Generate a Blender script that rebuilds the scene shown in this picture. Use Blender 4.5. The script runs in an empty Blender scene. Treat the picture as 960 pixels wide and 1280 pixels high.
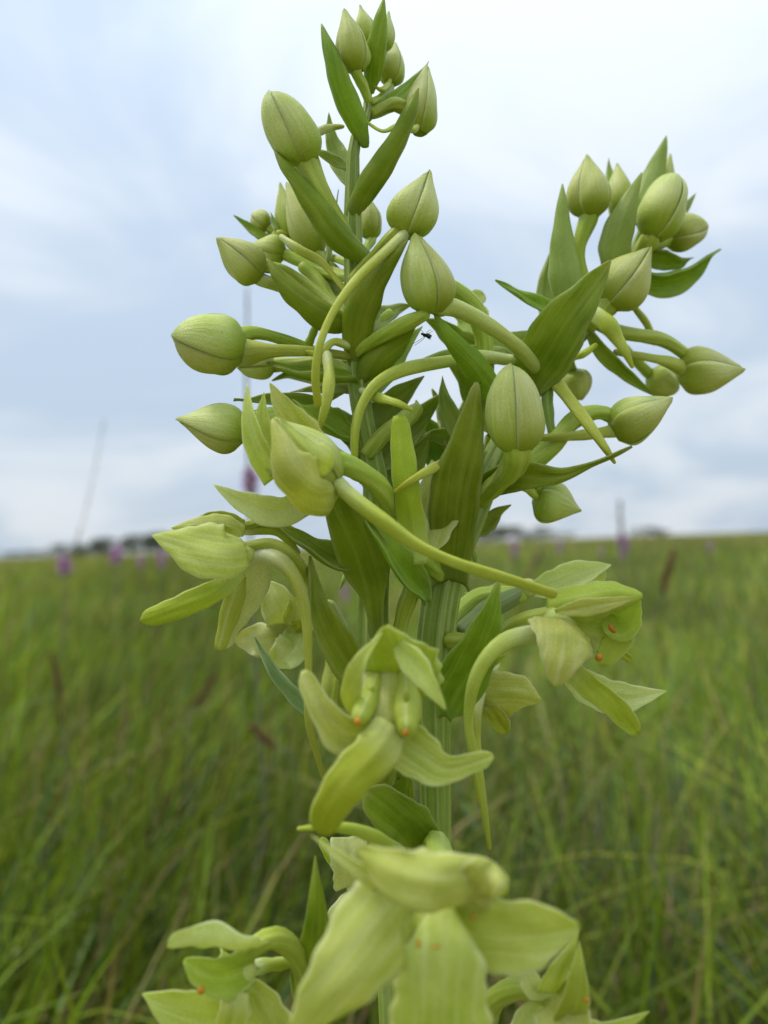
import bpy, math, random
import numpy as np
from mathutils import Vector, Matrix, noise as mnoise

random.seed(7); rng = np.random.default_rng(7)
sc = bpy.context.scene
COL = sc.collection
R = math.radians

# ------------------------------------------------------------------ camera
CAM_H = 0.30
FPX = 1138.0                       # focal length in photograph pixels (960 x 1280)
cam_d = bpy.data.cameras.new('camera'); cam = bpy.data.objects.new('camera', cam_d)
COL.objects.link(cam); sc.camera = cam
cam_d.sensor_fit = 'VERTICAL'; cam_d.sensor_height = 36; cam_d.sensor_width = 27
cam_d.lens = FPX*36/1280
cam_d.clip_start = 0.005; cam_d.clip_end = 6000
PITCH, ROLL = 2.05, 2.0
CM = (Matrix.Translation((0,0,CAM_H)) @ Matrix.Rotation(R(90+PITCH),4,'X') @ Matrix.Rotation(R(-ROLL),4,'Z'))
cam.matrix_world = CM
cam_d.dof.use_dof = True
cam_d.dof.focus_distance = 0.117
cam_d.dof.aperture_fstop = cam_d.lens/1.65     # an opening of about 1.5 mm: a compact camera
cam_d.dof.aperture_blades = 0

# ------------------------------------------------------------------ sky and sun
SUN_EL, SUN_AZ = 62, -78            # azimuth from +Y (ahead of the camera) towards +X
w = bpy.data.worlds.new('World'); sc.world = w; w.use_nodes = True
nt = w.node_tree; nt.nodes.clear()
def N(nt, t, **kw):
    n = nt.nodes.new(t)
    for k, v in kw.items():
        if k.startswith('i_'): n.inputs[k[2:].replace('_', ' ')].default_value = v
        else: setattr(n, k, v)
    return n
def L(nt, a, b): nt.links.new(a, b)
def math_n(nt, op, a, b=None, c=None, clamp=False):
    n = nt.nodes.new('ShaderNodeMath'); n.operation = op; n.use_clamp = clamp
    for i, x in enumerate((a, b, c)):
        if x is None: continue
        if isinstance(x, (int, float)): n.inputs[i].default_value = x
        else: L(nt, x, n.inputs[i])
    return n.outputs[0]
def mix_n(nt, f, a, b, blend='MIX'):
    n = nt.nodes.new('ShaderNodeMix'); n.data_type = 'RGBA'; n.blend_type = blend
    for s, x in ((n.inputs[0], f), (n.inputs[6], a), (n.inputs[7], b)):
        if isinstance(x, (int, float)): s.default_value = x
        elif isinstance(x, tuple): s.default_value = x if len(x) == 4 else (*x, 1)
        else: L(nt, x, s)
    return n.outputs[2]
def ramp_n(nt, f, stops, interp='LINEAR'):
    n = nt.nodes.new('ShaderNodeValToRGB'); n.color_ramp.interpolation = interp
    e = n.color_ramp.elements
    while len(e) < len(stops): e.new(0.5)
    for q, (p, c) in zip(e, stops):
        q.position = p; q.color = (c, c, c, 1) if isinstance(c, (int, float)) else (*c, 1)
    L(nt, f, n.inputs[0]); return n.outputs[0]
sky = N(nt, 'ShaderNodeTexSky'); sky.sky_type = 'NISHITA'; sky.sun_disc = False
sky.sun_elevation = R(SUN_EL); sky.sun_rotation = R(SUN_AZ); sky.air_density = 1.0; sky.dust_density = 1.5
tc = N(nt, 'ShaderNodeTexCoord'); sep = N(nt, 'ShaderNodeSeparateXYZ'); L(nt, tc.outputs['Generated'], sep.inputs[0])
zc = math_n(nt, 'ADD', math_n(nt, 'MAXIMUM', sep.outputs[2], 0.0), 0.3)
cb = N(nt, 'ShaderNodeCombineXYZ')
L(nt, math_n(nt, 'DIVIDE', sep.outputs[0], zc), cb.inputs[0]); L(nt, math_n(nt, 'DIVIDE', sep.outputs[1], zc), cb.inputs[1])
mp = N(nt, 'ShaderNodeMapping'); L(nt, cb.outputs[0], mp.inputs[0]); mp.inputs['Location'].default_value = (3.1, 0.35, 2.0)
cn = N(nt, 'ShaderNodeTexNoise'); cn.inputs['Scale'].default_value = 1.6; cn.inputs['Detail'].default_value = 5
cn.inputs['Roughness'].default_value = 0.52; cn.inputs['Distortion'].default_value = 0.6; L(nt, mp.outputs[0], cn.inputs['Vector'])
cloud = ramp_n(nt, cn.outputs['Fac'], [(0.36, 0.0), (0.66, 1.0)], 'EASE')
CL_DARK, CL_LIGHT = (4.5, 5.45, 6.65), (6.6, 7.15, 7.7)
ccol = mix_n(nt, cloud, CL_DARK, CL_LIGHT)
# an overcast sky grows brighter from the horizon to the zenith
zz = math_n(nt, 'MAXIMUM', sep.outputs[2], 0.0)
grad = math_n(nt, 'ADD', math_n(nt, 'ADD', 1.0, math_n(nt, 'MULTIPLY', zz, 0.55)), math_n(nt, 'MULTIPLY', math_n(nt, 'POWER', zz, 3.0), 1.0))
gc = N(nt, 'ShaderNodeCombineColor'); [L(nt, grad, gc.inputs[i]) for i in range(3)]
ccol = mix_n(nt, 1.0, ccol, gc.outputs[0], 'MULTIPLY')
sky_col = mix_n(nt, 0.9, sky.outputs[0], ccol)          # a thin overcast with the blue just coming through
bg = N(nt, 'ShaderNodeBackground'); bg.inputs[1].default_value = 0.1; L(nt, sky_col, bg.inputs[0])
wo = N(nt, 'ShaderNodeOutputWorld'); L(nt, bg.outputs[0], wo.inputs[0])

sun_d = bpy.data.lights.new('sun', 'SUN'); sun_d.energy = 1.5; sun_d.angle = R(12); sun_d.color = (1, 0.94, 0.8)
sun = bpy.data.objects.new('sun', sun_d); COL.objects.link(sun)
sd = Vector((math.sin(R(SUN_AZ))*math.cos(R(SUN_EL)), math.cos(R(SUN_AZ))*math.cos(R(SUN_EL)), math.sin(R(SUN_EL))))
sun.rotation_euler = sd.to_track_quat('Z', 'Y').to_euler(); sun.location = sd*20
vs = sc.view_settings
vs.view_transform = 'Standard'; vs.look = 'None'; vs.gamma = 1; vs.exposure = 0.2; vs.use_curve_mapping = False

# ------------------------------------------------------------------ materials
def uvn(nt, name):
    n = nt.nodes.new('ShaderNodeUVMap'); n.uv_map = name; return n.outputs[0]
def plant_mat(name, ca, cb, vein, start=None, tipc=None, margin=None, trans=0.3, tcol=None, rough=0.42, spec=0.26,
              vein_amt=0.5, vein_scale=(0.05, 1.6), specks=0.0, pap=0.25, sss=0.0, startw=0.3, tipw=0.12, var=0.12):
    m = bpy.data.materials.new(name); m.use_nodes = True; nt = m.node_tree; nt.nodes.clear()
    out = N(nt, 'ShaderNodeOutputMaterial')
    mm = uvn(nt, 'mm'); nr = uvn(nt, 'norm'); tco = N(nt, 'ShaderNodeTexCoord').outputs['Object']
    oi = N(nt, 'ShaderNodeObjectInfo').outputs['Random']
    # slow mottling
    n1 = N(nt, 'ShaderNodeTexNoise'); n1.noise_dimensions = '4D'; n1.inputs['Scale'].default_value = 230; n1.inputs['Detail'].default_value = 4
    L(nt, tco, n1.inputs['Vector']); L(nt, math_n(nt, 'MULTIPLY', oi, 37.0), n1.inputs['W'])
    col = mix_n(nt, ramp_n(nt, n1.outputs['Fac'], [(0.32, 0), (0.68, 1)]), ca, cb)
    # veins along the length
    mpn = N(nt, 'ShaderNodeMapping'); L(nt, mm, mpn.inputs[0]); mpn.inputs['Scale'].default_value = (vein_scale[0], vein_scale[1], 1)
    n2 = N(nt, 'ShaderNodeTexNoise'); n2.inputs['Scale'].default_value = 1.0; n2.inputs['Detail'].default_value = 4; n2.inputs['Roughness'].default_value = 0.65
    n2.noise_dimensions = '4D'; L(nt, mpn.outputs[0], n2.inputs['Vector']); L(nt, math_n(nt, 'MULTIPLY', oi, 91.0), n2.inputs['W'])
    vf = ramp_n(nt, n2.outputs['Fac'], [(0.46, 0), (0.62, 1)])
    col = mix_n(nt, math_n(nt, 'MULTIPLY', vf, vein_amt), col, vein)
    sp = N(nt, 'ShaderNodeSeparateXYZ'); L(nt, nr, sp.inputs[0])
    if start: col = mix_n(nt, ramp_n(nt, sp.outputs[0], [(0, 1), (startw, 0)], 'EASE'), col, start)
    if tipc: col = mix_n(nt, ramp_n(nt, sp.outputs[0], [(1-tipw, 0), (1, 0.85)], 'EASE'), col, tipc)
    if margin:
        e = math_n(nt, 'ABSOLUTE', math_n(nt, 'SUBTRACT', math_n(nt, 'MULTIPLY', sp.outputs[1], 2), 1))
        col = mix_n(nt, ramp_n(nt, e, [(0.86, 0), (1, 0.7)]), col, margin)
    if specks:
        vo = N(nt, 'ShaderNodeTexVoronoi'); vo.inputs['Scale'].default_value = 420; L(nt, tco, vo.inputs['Vector'])
        sm = ramp_n(nt, vo.outputs['Distance'], [(0.05, 1), (0.13, 0)])
        sc_ = N(nt, 'ShaderNodeSeparateColor'); L(nt, vo.outputs['Color'], sc_.inputs[0])
        pick = math_n(nt, 'GREATER_THAN', sc_.outputs[0], 0.93)
        col = mix_n(nt, math_n(nt, 'MULTIPLY', math_n(nt, 'MULTIPLY', sm, pick), specks), col, (0.06, 0.045, 0.015))
    hv = N(nt, 'ShaderNodeHueSaturation'); L(nt, col, hv.inputs['Color'])
    L(nt, math_n(nt, 'ADD', 0.5-0.012, math_n(nt, 'MULTIPLY', oi, 0.024)), hv.inputs['Hue'])
    L(nt, math_n(nt, 'ADD', 1-var, math_n(nt, 'MULTIPLY', oi, 2*var)), hv.inputs['Value']); col = hv.outputs[0]
    # relief: veins and papillae, cell colour paler and darker by turns, their glisten painted in
    n3 = N(nt, 'ShaderNodeTexNoise'); n3.inputs['Scale'].default_value = 4200; n3.inputs['Detail'].default_value = 2; L(nt, tco, n3.inputs['Vector'])
    cell = ramp_n(nt, n3.outputs['Fac'], [(0.3, (0.93,0.94,0.91)), (0.7, (1.07,1.06,1.1))])
    col = mix_n(nt, 1.0, col, cell, 'MULTIPLY')
    h = math_n(nt, 'ADD', math_n(nt, 'MULTIPLY', n3.outputs['Fac'], pap), math_n(nt, 'MULTIPLY', n2.outputs['Fac'], 0.8))
    bp = N(nt, 'ShaderNodeBump'); bp.inputs['Strength'].default_value = 0.75; bp.inputs['Distance'].default_value = 0.00022; L(nt, h, bp.inputs['Height'])
    p = N(nt, 'ShaderNodeBsdfPrincipled'); L(nt, col, p.inputs['Base Color']); L(nt, bp.outputs[0], p.inputs['Normal'])
    p.inputs['Roughness'].default_value = rough; p.inputs['Specular IOR Level'].default_value = spec
    if sss:
        p.inputs['Subsurface Weight'].default_value = sss; p.inputs['Subsurface Radius'].default_value = (1.0, 1.0, 0.35)
        p.inputs['Subsurface Scale'].default_value = 0.0012
    if trans:
        tr = N(nt, 'ShaderNodeBsdfTranslucent'); L(nt, bp.outputs[0], tr.inputs['Normal'])
        L(nt, mix_n(nt, 1.0, col, tcol or (1.25, 1.25, 0.6), 'MULTIPLY'), tr.inputs['Color'])
        mx = N(nt, 'ShaderNodeMixShader'); mx.inputs[0].default_value = trans
        L(nt, p.outputs[0], mx.inputs[1]); L(nt, tr.outputs[0], mx.inputs[2]); L(nt, mx.outputs[0], out.inputs[0])
    else: L(nt, p.outputs[0], out.inputs[0])
    return m
M = {}
M['stem'] = plant_mat('stem_green', (0.18,0.255,0.03), (0.25,0.325,0.055), (0.50,0.54,0.22), trans=0, sss=0.25, vein_scale=(0.02,1.6), vein_amt=0.55)
M['bract'] = plant_mat('bract_green', (0.19,0.29,0.01), (0.33,0.44,0.028), (0.46,0.52,0.1), start=(0.30,0.39,0.075), tipc=(0.4,0.42,0.09), margin=(0.42,0.49,0.16), trans=0.40, specks=0.9, vein_amt=0.5, startw=0.2)
M['bract_pale'] = plant_mat('bract_pale_green', (0.31,0.40,0.075), (0.41,0.49,0.13), (0.53,0.58,0.25), margin=(0.55,0.62,0.27), trans=0.38, specks=0.6, vein_amt=0.4)
M['bud'] = plant_mat('bud_pale_green', (0.50,0.565,0.10), (0.67,0.71,0.24), (0.82,0.84,0.55), start=(0.34,0.43,0.03), tipc=(0.4,0.46,0.1), margin=(0.6,0.67,0.25), trans=0.12, sss=0.35, vein_scale=(0.14,2.0), vein_amt=0.3, startw=0.62, pap=0.5, rough=0.4)
M['ovary'] = plant_mat('ovary_green', (0.28,0.37,0.028), (0.37,0.45,0.05), (0.54,0.58,0.16), trans=0, sss=0.3, vein_scale=(0.03,2.0), vein_amt=0.5)
M['spur'] = plant_mat('spur_yellow_green', (0.40,0.47,0.04), (0.52,0.57,0.085), (0.62,0.65,0.2), start=(0.66,0.71,0.34), tipc=(0.38,0.41,0.03), trans=0.1, sss=0.4, vein_amt=0.3, startw=0.35, tipw=0.35, rough=0.35)
M['spur_white'] = plant_mat('spur_whitish', (0.36,0.42,0.04), (0.46,0.51,0.08), (0.58,0.61,0.22), start=(0.8,0.83,0.62), tipc=(0.3,0.32,0.04), trans=0.1, sss=0.4, vein_amt=0.3, startw=0.3, tipw=0.4, rough=0.35)
M['petal'] = plant_mat('petal_pale_lime', (0.52,0.585,0.09), (0.68,0.72,0.19), (0.76,0.78,0.35), margin=(0.82,0.84,0.52), trans=0.42, tcol=(1.15,1.15,0.55), vein_amt=0.6, specks=0.5, rough=0.4)
M['petal_white'] = plant_mat('petal_whitish', (0.62,0.68,0.2), (0.74,0.78,0.34), (0.8,0.82,0.48), margin=(0.8,0.83,0.56), trans=0.36, tcol=(1.1,1.1,0.8), vein_amt=0.35, rough=0.4)
M['lip'] = plant_mat('lip_yellow_green', (0.36,0.43,0.018), (0.47,0.53,0.035), (0.54,0.59,0.1), start=(0.6,0.65,0.2), margin=(0.66,0.7,0.28), trans=0.32, vein_amt=0.25, rough=0.4, startw=0.4)
M['hood'] = plant_mat('hood_green', (0.40,0.48,0.04), (0.53,0.6,0.09), (0.64,0.69,0.2), margin=(0.7,0.74,0.34), trans=0.36, vein_amt=0.35, rough=0.4)
M['column'] = plant_mat('column_pale', (0.50,0.56,0.13), (0.58,0.63,0.19), (0.66,0.7,0.3), trans=0.1, sss=0.4, vein_amt=0.4)
M['pollen'] = plant_mat('pollen_orange', (0.42,0.17,0.015), (0.58,0.28,0.02), (0.62,0.36,0.05), trans=0, sss=0.2, vein_amt=0.2)
M['grey_bract'] = plant_mat('bract_grey_green', (0.2,0.29,0.09), (0.26,0.35,0.13), (0.34,0.42,0.19), margin=(0.42,0.48,0.26), trans=0.25, vein_amt=0.35)

def simple_mat(name, col, rough=0.6, trans=0.0, attr=None, spec=0.25, noise=None):
    m = bpy.data.materials.new(name); m.use_nodes = True; nt = m.node_tree; nt.nodes.clear()
    out = N(nt, 'ShaderNodeOutputMaterial'); p = N(nt, 'ShaderNodeBsdfPrincipled')
    p.inputs['Roughness'].default_value = rough; p.inputs['Specular IOR Level'].default_value = spec
    if attr:
        a = N(nt, 'ShaderNodeAttribute'); a.attribute_name = attr; c = a.outputs['Color']
    else:
        n1 = N(nt, 'ShaderNodeTexNoise'); n1.inputs['Scale'].default_value = noise or 60; n1.inputs['Detail'].default_value = 4
        L(nt, N(nt, 'ShaderNodeTexCoord').outputs['Object'], n1.inputs['Vector'])
        c = mix_n(nt, ramp_n(nt, n1.outputs['Fac'], [(0.3, 0), (0.7, 1)]), tuple(x*0.72 for x in col), tuple(min(1, x*1.25) for x in col))
    L(nt, c, p.inputs['Base Color'])
    if trans:
        tr = N(nt, 'ShaderNodeBsdfTranslucent'); L(nt, mix_n(nt, 1.0, c, (1.2,1.25,0.6), 'MULTIPLY'), tr.inputs['Color'])
        mx = N(nt, 'ShaderNodeMixShader'); mx.inputs[0].default_value = trans
        L(nt, p.outputs[0], mx.inputs[1]); L(nt, tr.outputs[0], mx.inputs[2]); L(nt, mx.outputs[0], out.inputs[0])
    else: L(nt, p.outputs[0], out.inputs[0])
    return m
M['grass'] = simple_mat('grass_blades', None, 0.5, 0.3, attr='tint')
M['blade'] = simple_mat('tall_blade_green', (0.15,0.24,0.02), 0.5, 0.3)
M['blade_yellow'] = simple_mat('tall_blade_yellowed', (0.34,0.38,0.05), 0.55, 0.3)
M['straw'] = simple_mat('dry_straw', (0.26,0.19,0.08), 0.7, 0.1)
M['brown'] = simple_mat('dry_seed_head', (0.14,0.07,0.03), 0.8)
M['purple'] = simple_mat('purple_petals', (0.6,0.33,0.68), 0.5, 0.3, noise=200)
M['stalk'] = simple_mat('grey_green_stalk', (0.16,0.17,0.09), 0.6)
M['tree'] = simple_mat('hazed_tree_foliage', (0.12,0.135,0.09), 0.7, 0.1, noise=0.5)  # foliage greyed and lightened: the distance haze is put into its colour
M['trunk'] = simple_mat('tree_bark', (0.06,0.05,0.04), 0.9, noise=2)
M['fly'] = simple_mat('insect_black', (0.012,0.012,0.014), 0.35)
M['wing'] = simple_mat('insect_wing', (0.25,0.25,0.25), 0.3, 0.5)

# ------------------------------------------------------------------ helpers
def P(x, y, d):
    """photograph pixel and distance along the lens axis (metres) -> a point of the place"""
    return CM @ Vector(((x-480)/FPX*d, -(y-640)/FPX*d, -d))
D0 = 0.120
def Q(p): return P(p[0], p[1], D0 + p[2]*0.001)
def PX(p): return (D0 + p[2]*0.001)/FPX          # metres per pixel there

def tag(o, label=None, cat=None, group=None, kind=None):
    for k, v in (('label', label), ('category', cat), ('group', group), ('kind', kind)):
        if v: o[k] = v
    return o
def empty(name, loc):
    o = bpy.data.objects.new(name, None); COL.objects.link(o); o.location = loc; o.empty_display_size = 0.01; return o
def world_loc(o):
    l = Vector((0,0,0))
    while o: l += o.location; o = o.parent
    return l
def mesh_obj(name, verts, faces, mat, parent=None, uv=None, nuv=None, smooth=True, origin=None):
    verts = np.asarray(verts, dtype=float)
    org = Vector(verts[0]) if origin is None else Vector(origin)
    me = bpy.data.meshes.new(name)
    me.from_pydata((verts - np.array(org)).tolist(), [], faces)
    li = np.empty(len(me.loops), dtype=np.int32); me.loops.foreach_get('vertex_index', li)
    for nm, data in (('mm', uv), ('norm', nuv)):
        if data is not None:
            lay = me.uv_layers.new(name=nm); lay.data.foreach_set('uv', np.asarray(data, dtype=np.float32)[li].ravel())
    if smooth: me.polygons.foreach_set('use_smooth', [True]*len(me.polygons))
    me.materials.append(mat if not isinstance(mat, str) else M[mat])
    o = bpy.data.objects.new(name, me); COL.objects.link(o)
    if parent: o.parent = parent; o.location = org - world_loc(parent)
    else: o.location = org
    return o
def spline(P_, n):
    """Catmull-Rom through the rows of P_, n samples evenly spread by chord length; returns points, parameter 0..1"""
    P_ = np.asarray(P_, dtype=float)
    if len(P_) == 2: 
        t = np.linspace(0, 1, n); return P_[0] + (P_[1]-P_[0])*t[:,None]
    ext = np.vstack([2*P_[0]-P_[1], P_, 2*P_[-1]-P_[-2]])
    ds = np.linalg.norm(np.diff(P_[:, :3], axis=0), axis=1); s = np.concatenate([[0], np.cumsum(ds)]); s /= s[-1]
    out = []
    for t in np.linspace(0, 1, n):
        i = min(max(np.searchsorted(s, t, 'right')-1, 0), len(P_)-2)
        k = (t-s[i])/max(s[i+1]-s[i], 1e-9)
        a, b, c, d = ext[i], ext[i+1], ext[i+2], ext[i+3]
        out.append(0.5*((2*b)+(-a+c)*k+(2*a-5*b+4*c-d)*k*k+(-a+3*b-3*c+d)*k**3))
    return np.array(out)
def nrm(a): return a/np.maximum(np.linalg.norm(a, axis=-1, keepdims=True), 1e-12)
def grid_faces(nu, nv, closed=False, off=0, flip=False):
    f = []
    for i in range(nu-1):
        for j in range(nv if closed else nv-1):
            a = off+i*nv+j; b = off+i*nv+(j+1) % nv; c = b+nv; d = a+nv
            f.append((a, d, c, b) if flip else (a, b, c, d))
    return f
TOCAM = np.array(CM.to_3x3() @ Vector((0,0,1)))
CAMX = np.array(CM.to_3x3() @ Vector((1,0,0)))
def tube_w(path, rad, sides=14, ribs=0, ribd=0.0, twist=0.0, flat=1.0):
    """path (n,3), rad (n,) in metres -> verts, faces, uv, nuv with closed round ends"""
    n = len(path); T = nrm(np.gradient(path, axis=0))
    ref = TOCAM - T[0]*np.dot(TOCAM, T[0])
    if np.linalg.norm(ref) < 0.2: ref = CAMX - T[0]*np.dot(CAMX, T[0])
    A = [nrm(ref)]
    for i in range(1, n):
        a = A[-1]-T[i]*np.dot(A[-1], T[i]); A.append(nrm(a))
    A = np.array(A); B = np.cross(T, A)
    s = np.concatenate([[0], np.cumsum(np.linalg.norm(np.diff(path, axis=0), axis=1))])
    th = np.linspace(0, 2*math.pi, sides, endpoint=False)
    V, U, NU = [], [], []
    for i in range(n):
        t = s[i]/s[-1]
        rr = rad[i]*(1+ribd*np.cos(ribs*(th+twist*t)))
        V.append(path[i] + A[i]*(rr*np.cos(th)*flat)[:,None] + B[i]*(rr*np.sin(th))[:,None])
        U += [(s[i]*1000, (x if x < math.pi else 2*math.pi-x)*rad.max()*1000) for x in th]; NU += [(t, x/(2*math.pi)) for x in th]
    V = np.vstack(V); f = grid_faces(n, sides, True, flip=True)
    f.append(tuple(range(sides))); f.append(tuple(reversed(range((n-1)*sides, n*sides))))
    return V, f, U, NU
def tube(name, parent, pts, wid, mat, n=26, sides=14, ribs=0, ribd=0.0, twist=0.0, flat=1.0, cap=(0,1), jit=0.075):
    """pts (x,y,dz) and widths in photograph pixels at each point"""
    W = wid if isinstance(wid, (list, tuple)) else [wid]*len(pts)
    if len(W) != len(pts): W = list(np.interp(np.linspace(0,1,len(pts)), np.linspace(0,1,len(W)), W))
    if parent.name in BUDS:                      # let the tube run on into the base of its bud
        b_, t_ = (np.array(q, dtype=float) for q in BUDS[parent.name]); inner = tuple(b_+0.16*(t_-b_))
        d0, d1 = (np.hypot(p[0]-b_[0], p[1]-b_[1]) for p in (pts[0], pts[-1])); W = list(W); pts = list(pts)
        if d0 < d1 and d0 < 40: pts.insert(0, inner); W.insert(0, W[0]*.85)
        elif d1 < 40: pts.append(inner); W.append(W[-1]*.85)
    rows = [[*Q(p), x*PX(p)/2] for p, x in zip(pts, W)]
    S = spline(rows, n); path = S[:, :3]; rad = np.maximum(S[:, 3], 5e-5)
    ph = random.random()*10; tt = np.linspace(0, 1, n)
    rad = rad*(1+jit*np.sin(tt*7+ph)+jit*0.6*np.sin(tt*17+ph*2))
    def capit(path, rad, end):
        p = path if end else path[::-1]; r = rad if end else rad[::-1]
        d = nrm(p[-1]-p[-2]); ex = [p[-1]+d*r[-1]*k for k in (0.45, 0.8, 0.97)]; er = [r[-1]*k for k in (0.89, 0.6, 0.2)]
        p = np.vstack([p, ex]); r = np.concatenate([r, er])
        return (p, r) if end else (p[::-1], r[::-1])
    if cap[0]: path, rad = capit(path, rad, False)
    if cap[1]: path, rad = capit(path, rad, True)
    V, f, U, NU = tube_w(path, rad, sides, ribs, ribd, twist, flat)
    return mesh_obj(name, V, f, mat, parent, U, NU, origin=path[0])
PROF = {
 'lance': [(0,.22),(.06,.36),(.16,.7),(.32,1),(.45,.97),(.6,.8),(.75,.55),(.88,.28),(.96,.12),(1,.03)],
 'ovate': [(0,.35),(.1,.65),(.25,.93),(.4,1),(.55,.95),(.7,.75),(.85,.42),(.95,.16),(1,.03)],
 'strap': [(0,.7),(.15,.9),(.4,1),(.7,.95),(.85,.86),(.93,.68),(.98,.38),(1,.06)],
 'tri':   [(0,1),(.1,1.0),(.3,.94),(.5,.75),(.7,.48),(.88,.2),(.96,.09),(1,.02)],
 'blunt': [(0,.55),(.2,.85),(.5,1),(.8,.95),(.92,.75),(.98,.4),(1,.1)],
 'spike': [(0,.3),(.1,.62),(.3,1),(.6,.75),(.85,.38),(.96,.15),(1,.03)],
 'even':  [(0,1),(.9,1),(1,.9)],
}
def sheet(name, parent, pts, wid, mat, prof='lance', curl=60, roll=0, thick=0.24, n=30, m=13, wav=0.0, rib=0.15, skew=0.0, twist=0, clasp=0.0):
    """a leaf or petal: pts (x,y,dz) base -> tip; wid the largest width in pixels; curl > 0 closes towards the viewer's side"""
    rows = np.array([[*Q(p), PX(p)] for p in pts]); S = spline(rows, n); C = S[:, :3]; px = S[:, 3]
    t = np.linspace(0, 1, n)
    pr = PROF[prof] if isinstance(prof, str) else prof
    xs, ys = [a for a, b in pr], [b for a, b in pr]
    tt = np.linspace(0, 1, 201); yy = np.interp(tt, xs, ys); k = np.ones(9)/9
    yy2 = np.convolve(np.pad(yy, 4, 'edge'), k, 'valid'); wd = np.interp(t, tt, np.where(tt > .97, yy, yy2))*wid*px
    T = nrm(np.gradient(C, axis=0))
    F = np.tile(TOCAM, (n,1)); S_ = nrm(np.cross(T, F)); Nn = nrm(np.cross(S_, T))
    ang = np.radians(roll + twist*(t-0.5)); ca, sa = np.cos(ang)[:,None], np.sin(ang)[:,None]
    S2 = S_*ca + Nn*sa; N2 = -S_*sa + Nn*ca
    v = np.linspace(-1, 1, m); V1, V2, U, NU = [], [], [], []
    s = np.concatenate([[0], np.cumsum(np.linalg.norm(np.diff(C, axis=0), axis=1))])
    sg = 1 if curl >= 0 else -1; cr = R(max(abs(curl), 1)); ph = random.random()*20
    for i in range(n):
        ci = cr + (R(205)-cr)*math.exp(-t[i]/0.09)*clasp if cr < R(205) else cr
        Rr = wd[i]/2/math.sin(min(ci, math.pi)/2)
        phi = v*ci/2 + skew*0.3*math.sin(t[i]*math.pi)
        x = Rr*np.sin(phi); z = sg*Rr*(1-np.cos(phi))
        el = 0.045*math.sin(t[i]*13+ph)+0.035*math.sin(t[i]*29+ph*3); er = 0.045*math.sin(t[i]*11+ph*5)+0.035*math.sin(t[i]*31+ph*7)
        x = x*(1+np.where(v < 0, el, er)*np.abs(v))
        z = z + 0.02*wd[i]*(np.sin(v*4.2+t[i]*6+ph)+0.7*np.sin(v*7.5-t[i]*11+ph*2)*math.sin(t[i]*math.pi))
        z = z - sg*np.exp(-(v/.13)**2)*rib*1e-3*min(1, wd[i]/0.004)
        if wav: z = z + wav*1e-3*np.abs(v)**1.5*(np.sin(t[i]*9+ph+v*2)+0.6*np.sin(t[i]*19+ph*2-v*1.5))*math.sin(min(1, t[i]*4)*math.pi/2)
        base = C[i] + S2[i]*x[:,None] + N2[i]*z[:,None]
        nn = S2[i]*(-sg*np.sin(phi))[:,None] + N2[i]*np.cos(phi)[:,None]
        th = thick*1e-3*(1-0.75*np.abs(v)**3)*min(1, wd[i]/0.0015+0.15)/2
        V1.append(base + nn*th[:,None]); V2.append(base - nn*th[:,None])
        U += [(s[i]*1000, q*wd[i]*500) for q in v]; NU += [(t[i], (q+1)/2) for q in v]
    V = np.vstack(V1+V2); nv = n*m
    f = grid_faces(n, m, False, 0, True) + grid_faces(n, m, False, nv, False)
    for i in range(n-1):
        a, b = i*m, (i+1)*m; f.append((a, nv+a, nv+b, b)); a += m-1; b += m-1; f.append((a, b, nv+b, nv+a))
    for j in range(m-1):
        f.append((j, j+1, nv+j+1, nv+j)); a = (n-1)*m+j; f.append((a, nv+a, nv+a+1, a+1))
    return mesh_obj(name, V, f, mat, parent, U+U, NU+NU, origin=C[0])
BUDP = [(0,.30),(.04,.55),(.1,.78),(.18,.93),(.28,1),(.38,.99),(.5,.92),(.62,.77),(.74,.56),(.84,.36),(.91,.23),(.97,.15),(1,.07)]
BLUP = [(0,.34),(.05,.6),(.12,.8),(.22,.95),(.35,1),(.5,.97),(.65,.88),(.78,.73),(.88,.54),(.95,.34),(.985,.18),(1,.08)]
BUDS = {}
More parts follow.
